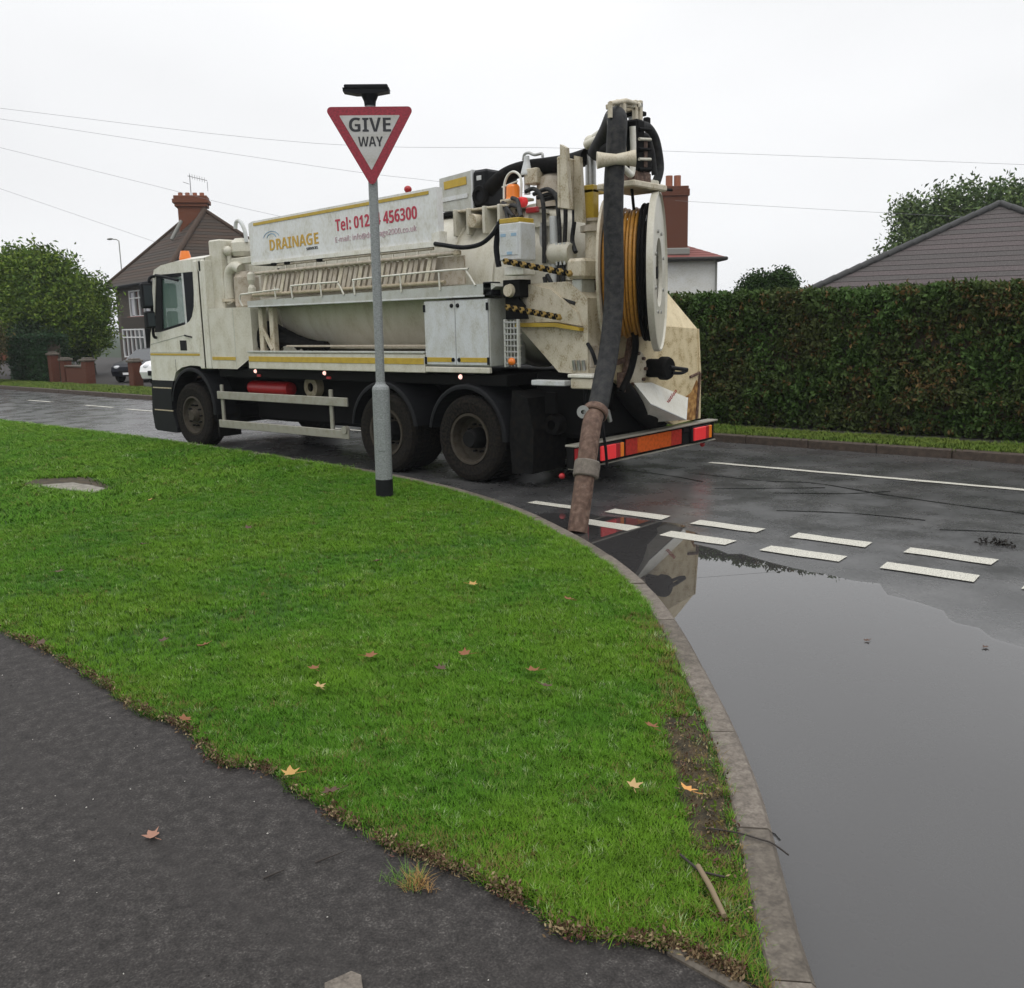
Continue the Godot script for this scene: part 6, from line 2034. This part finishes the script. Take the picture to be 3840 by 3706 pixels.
	# ---- outriggers and clutter under the left rear
	part_box("outrigger_beam", Vector3(-1.27, 1.085, .08), Vector3(-.84, 1.14, .2), M.panel)
	part_box("outrigger_foot", Vector3(-1.62, 1.065, .06), Vector3(-1.36, 1.17, .3), M.dirty, null, .012)
	part_box("outrigger_lid", Vector3(-1.64, 1.175, .04), Vector3(-1.34, 1.21, .32), M.white, null, .01)
	part_box("valve_bank", Vector3(-1.46, 1.25, .26), Vector3(-1.28, 1.5, .42), M.taupe, null, .02)
	for k in 3:
		part_tube("drain_tap", [Vector3(-1.42 + .06 * k, 1.24, .22), Vector3(-1.42 + .06 * k, 1.34, .2)], .018, M.steel, null, 8)
	part_tube("valve_hose", [Vector3(-1.45, 1.5, .24), Vector3(-1.55, 1.42, .18), Vector3(-1.58, 1.3, .2)], .02, M.black)
	poly_side("bracket_plate", [[-1.0, .78], [-1.0, 1.0], [-.86, 1.0], [-.86, .78]], .28, .32, M.chassis)
	s = Shape.new()
	s.lathe([Vector2(.05, -.03), Vector2(.1, -.03), Vector2(.11, .02), Vector2(.11, .1)], Vector3(-.95, .66, .3), Vector3(0, 0, 1), 20)
	obj("hose_coupling", s, M.rubber, T)
	s = Shape.new()
	for k in 4: s.cyl(Vector3(-1.62 + .06 * k, .6, .25), Vector3(-1.62 + .06 * k, 1.06, .2), .022, 8)
	obj("leg_tubes", s, M.black, T)
	# ---- rear bumper with marker boards and lamps
	var rb := node("rear_bumper", T)
	part_box("beam", Vector3(-1.52, .29, -.12), Vector3(-1.44, .50, 2.74), M.chassis, rb)
	part_box("bright_lip", Vector3(-1.56, .505, -.12), Vector3(-1.42, .525, 2.76), M.alloy, rb, .004)
	part_box("bright_lip", Vector3(-1.545, .275, -.1), Vector3(-1.44, .288, 2.74), M.alloy, rb, .003)
	part_box("marker_board", Vector3(-1.535, .315, .80), Vector3(-1.522, .485, 1.02), M.reflect_red, rb, .003)
	part_box("marker_board", Vector3(-1.535, .315, 1.025), Vector3(-1.522, .485, 1.72), M.reflect_orange, rb, .003)
	part_box("marker_board", Vector3(-1.535, .315, 1.725), Vector3(-1.522, .485, 1.95), M.reflect_red, rb, .003)
	part_box("marker_board", Vector3(-1.535, .33, -.1), Vector3(-1.522, .49, .12), M.red, rb, .003)
	part_box("number_plate_lamp", Vector3(-1.54, .44, 1.98), Vector3(-1.52, .49, 2.1), M.black, rb)
	for z in [.46, 2.34]:
		var lc := node("lamp_cluster", T)
		part_box("housing", Vector3(-1.565, .31, z - .2), Vector3(-1.52, .49, z + .24), M.black, lc, .01)
		part_box("red_lens", Vector3(-1.59, .325, z - .18), Vector3(-1.56, .475, z + .08), M.red_lamp, lc, .012)
		part_box("amber_lens", Vector3(-1.585, .325, z + .09), Vector3(-1.56, .475, z + .16), M.red, lc, .01)
		part_box("clear_lens", Vector3(-1.585, .325, z + .17), Vector3(-1.56, .475, z + .23), M.amber, lc, .01)
	for z in [-.02, 2.68]:
		var ml := node("outline_marker", T)
		part_tube("stalk", [Vector3(-1.46, .32, z), Vector3(-1.4, .24, z - .08 if z < 1 else z + .02)], .02, M.rubber, ml, 8)
		s = Shape.new()
		s.ball(Vector3(-1.38, .21, z - .10 if z < 1 else z + .03), Vector3(.03, .03, .035), 12, 8)
		obj("lens", s, M.red, ml)
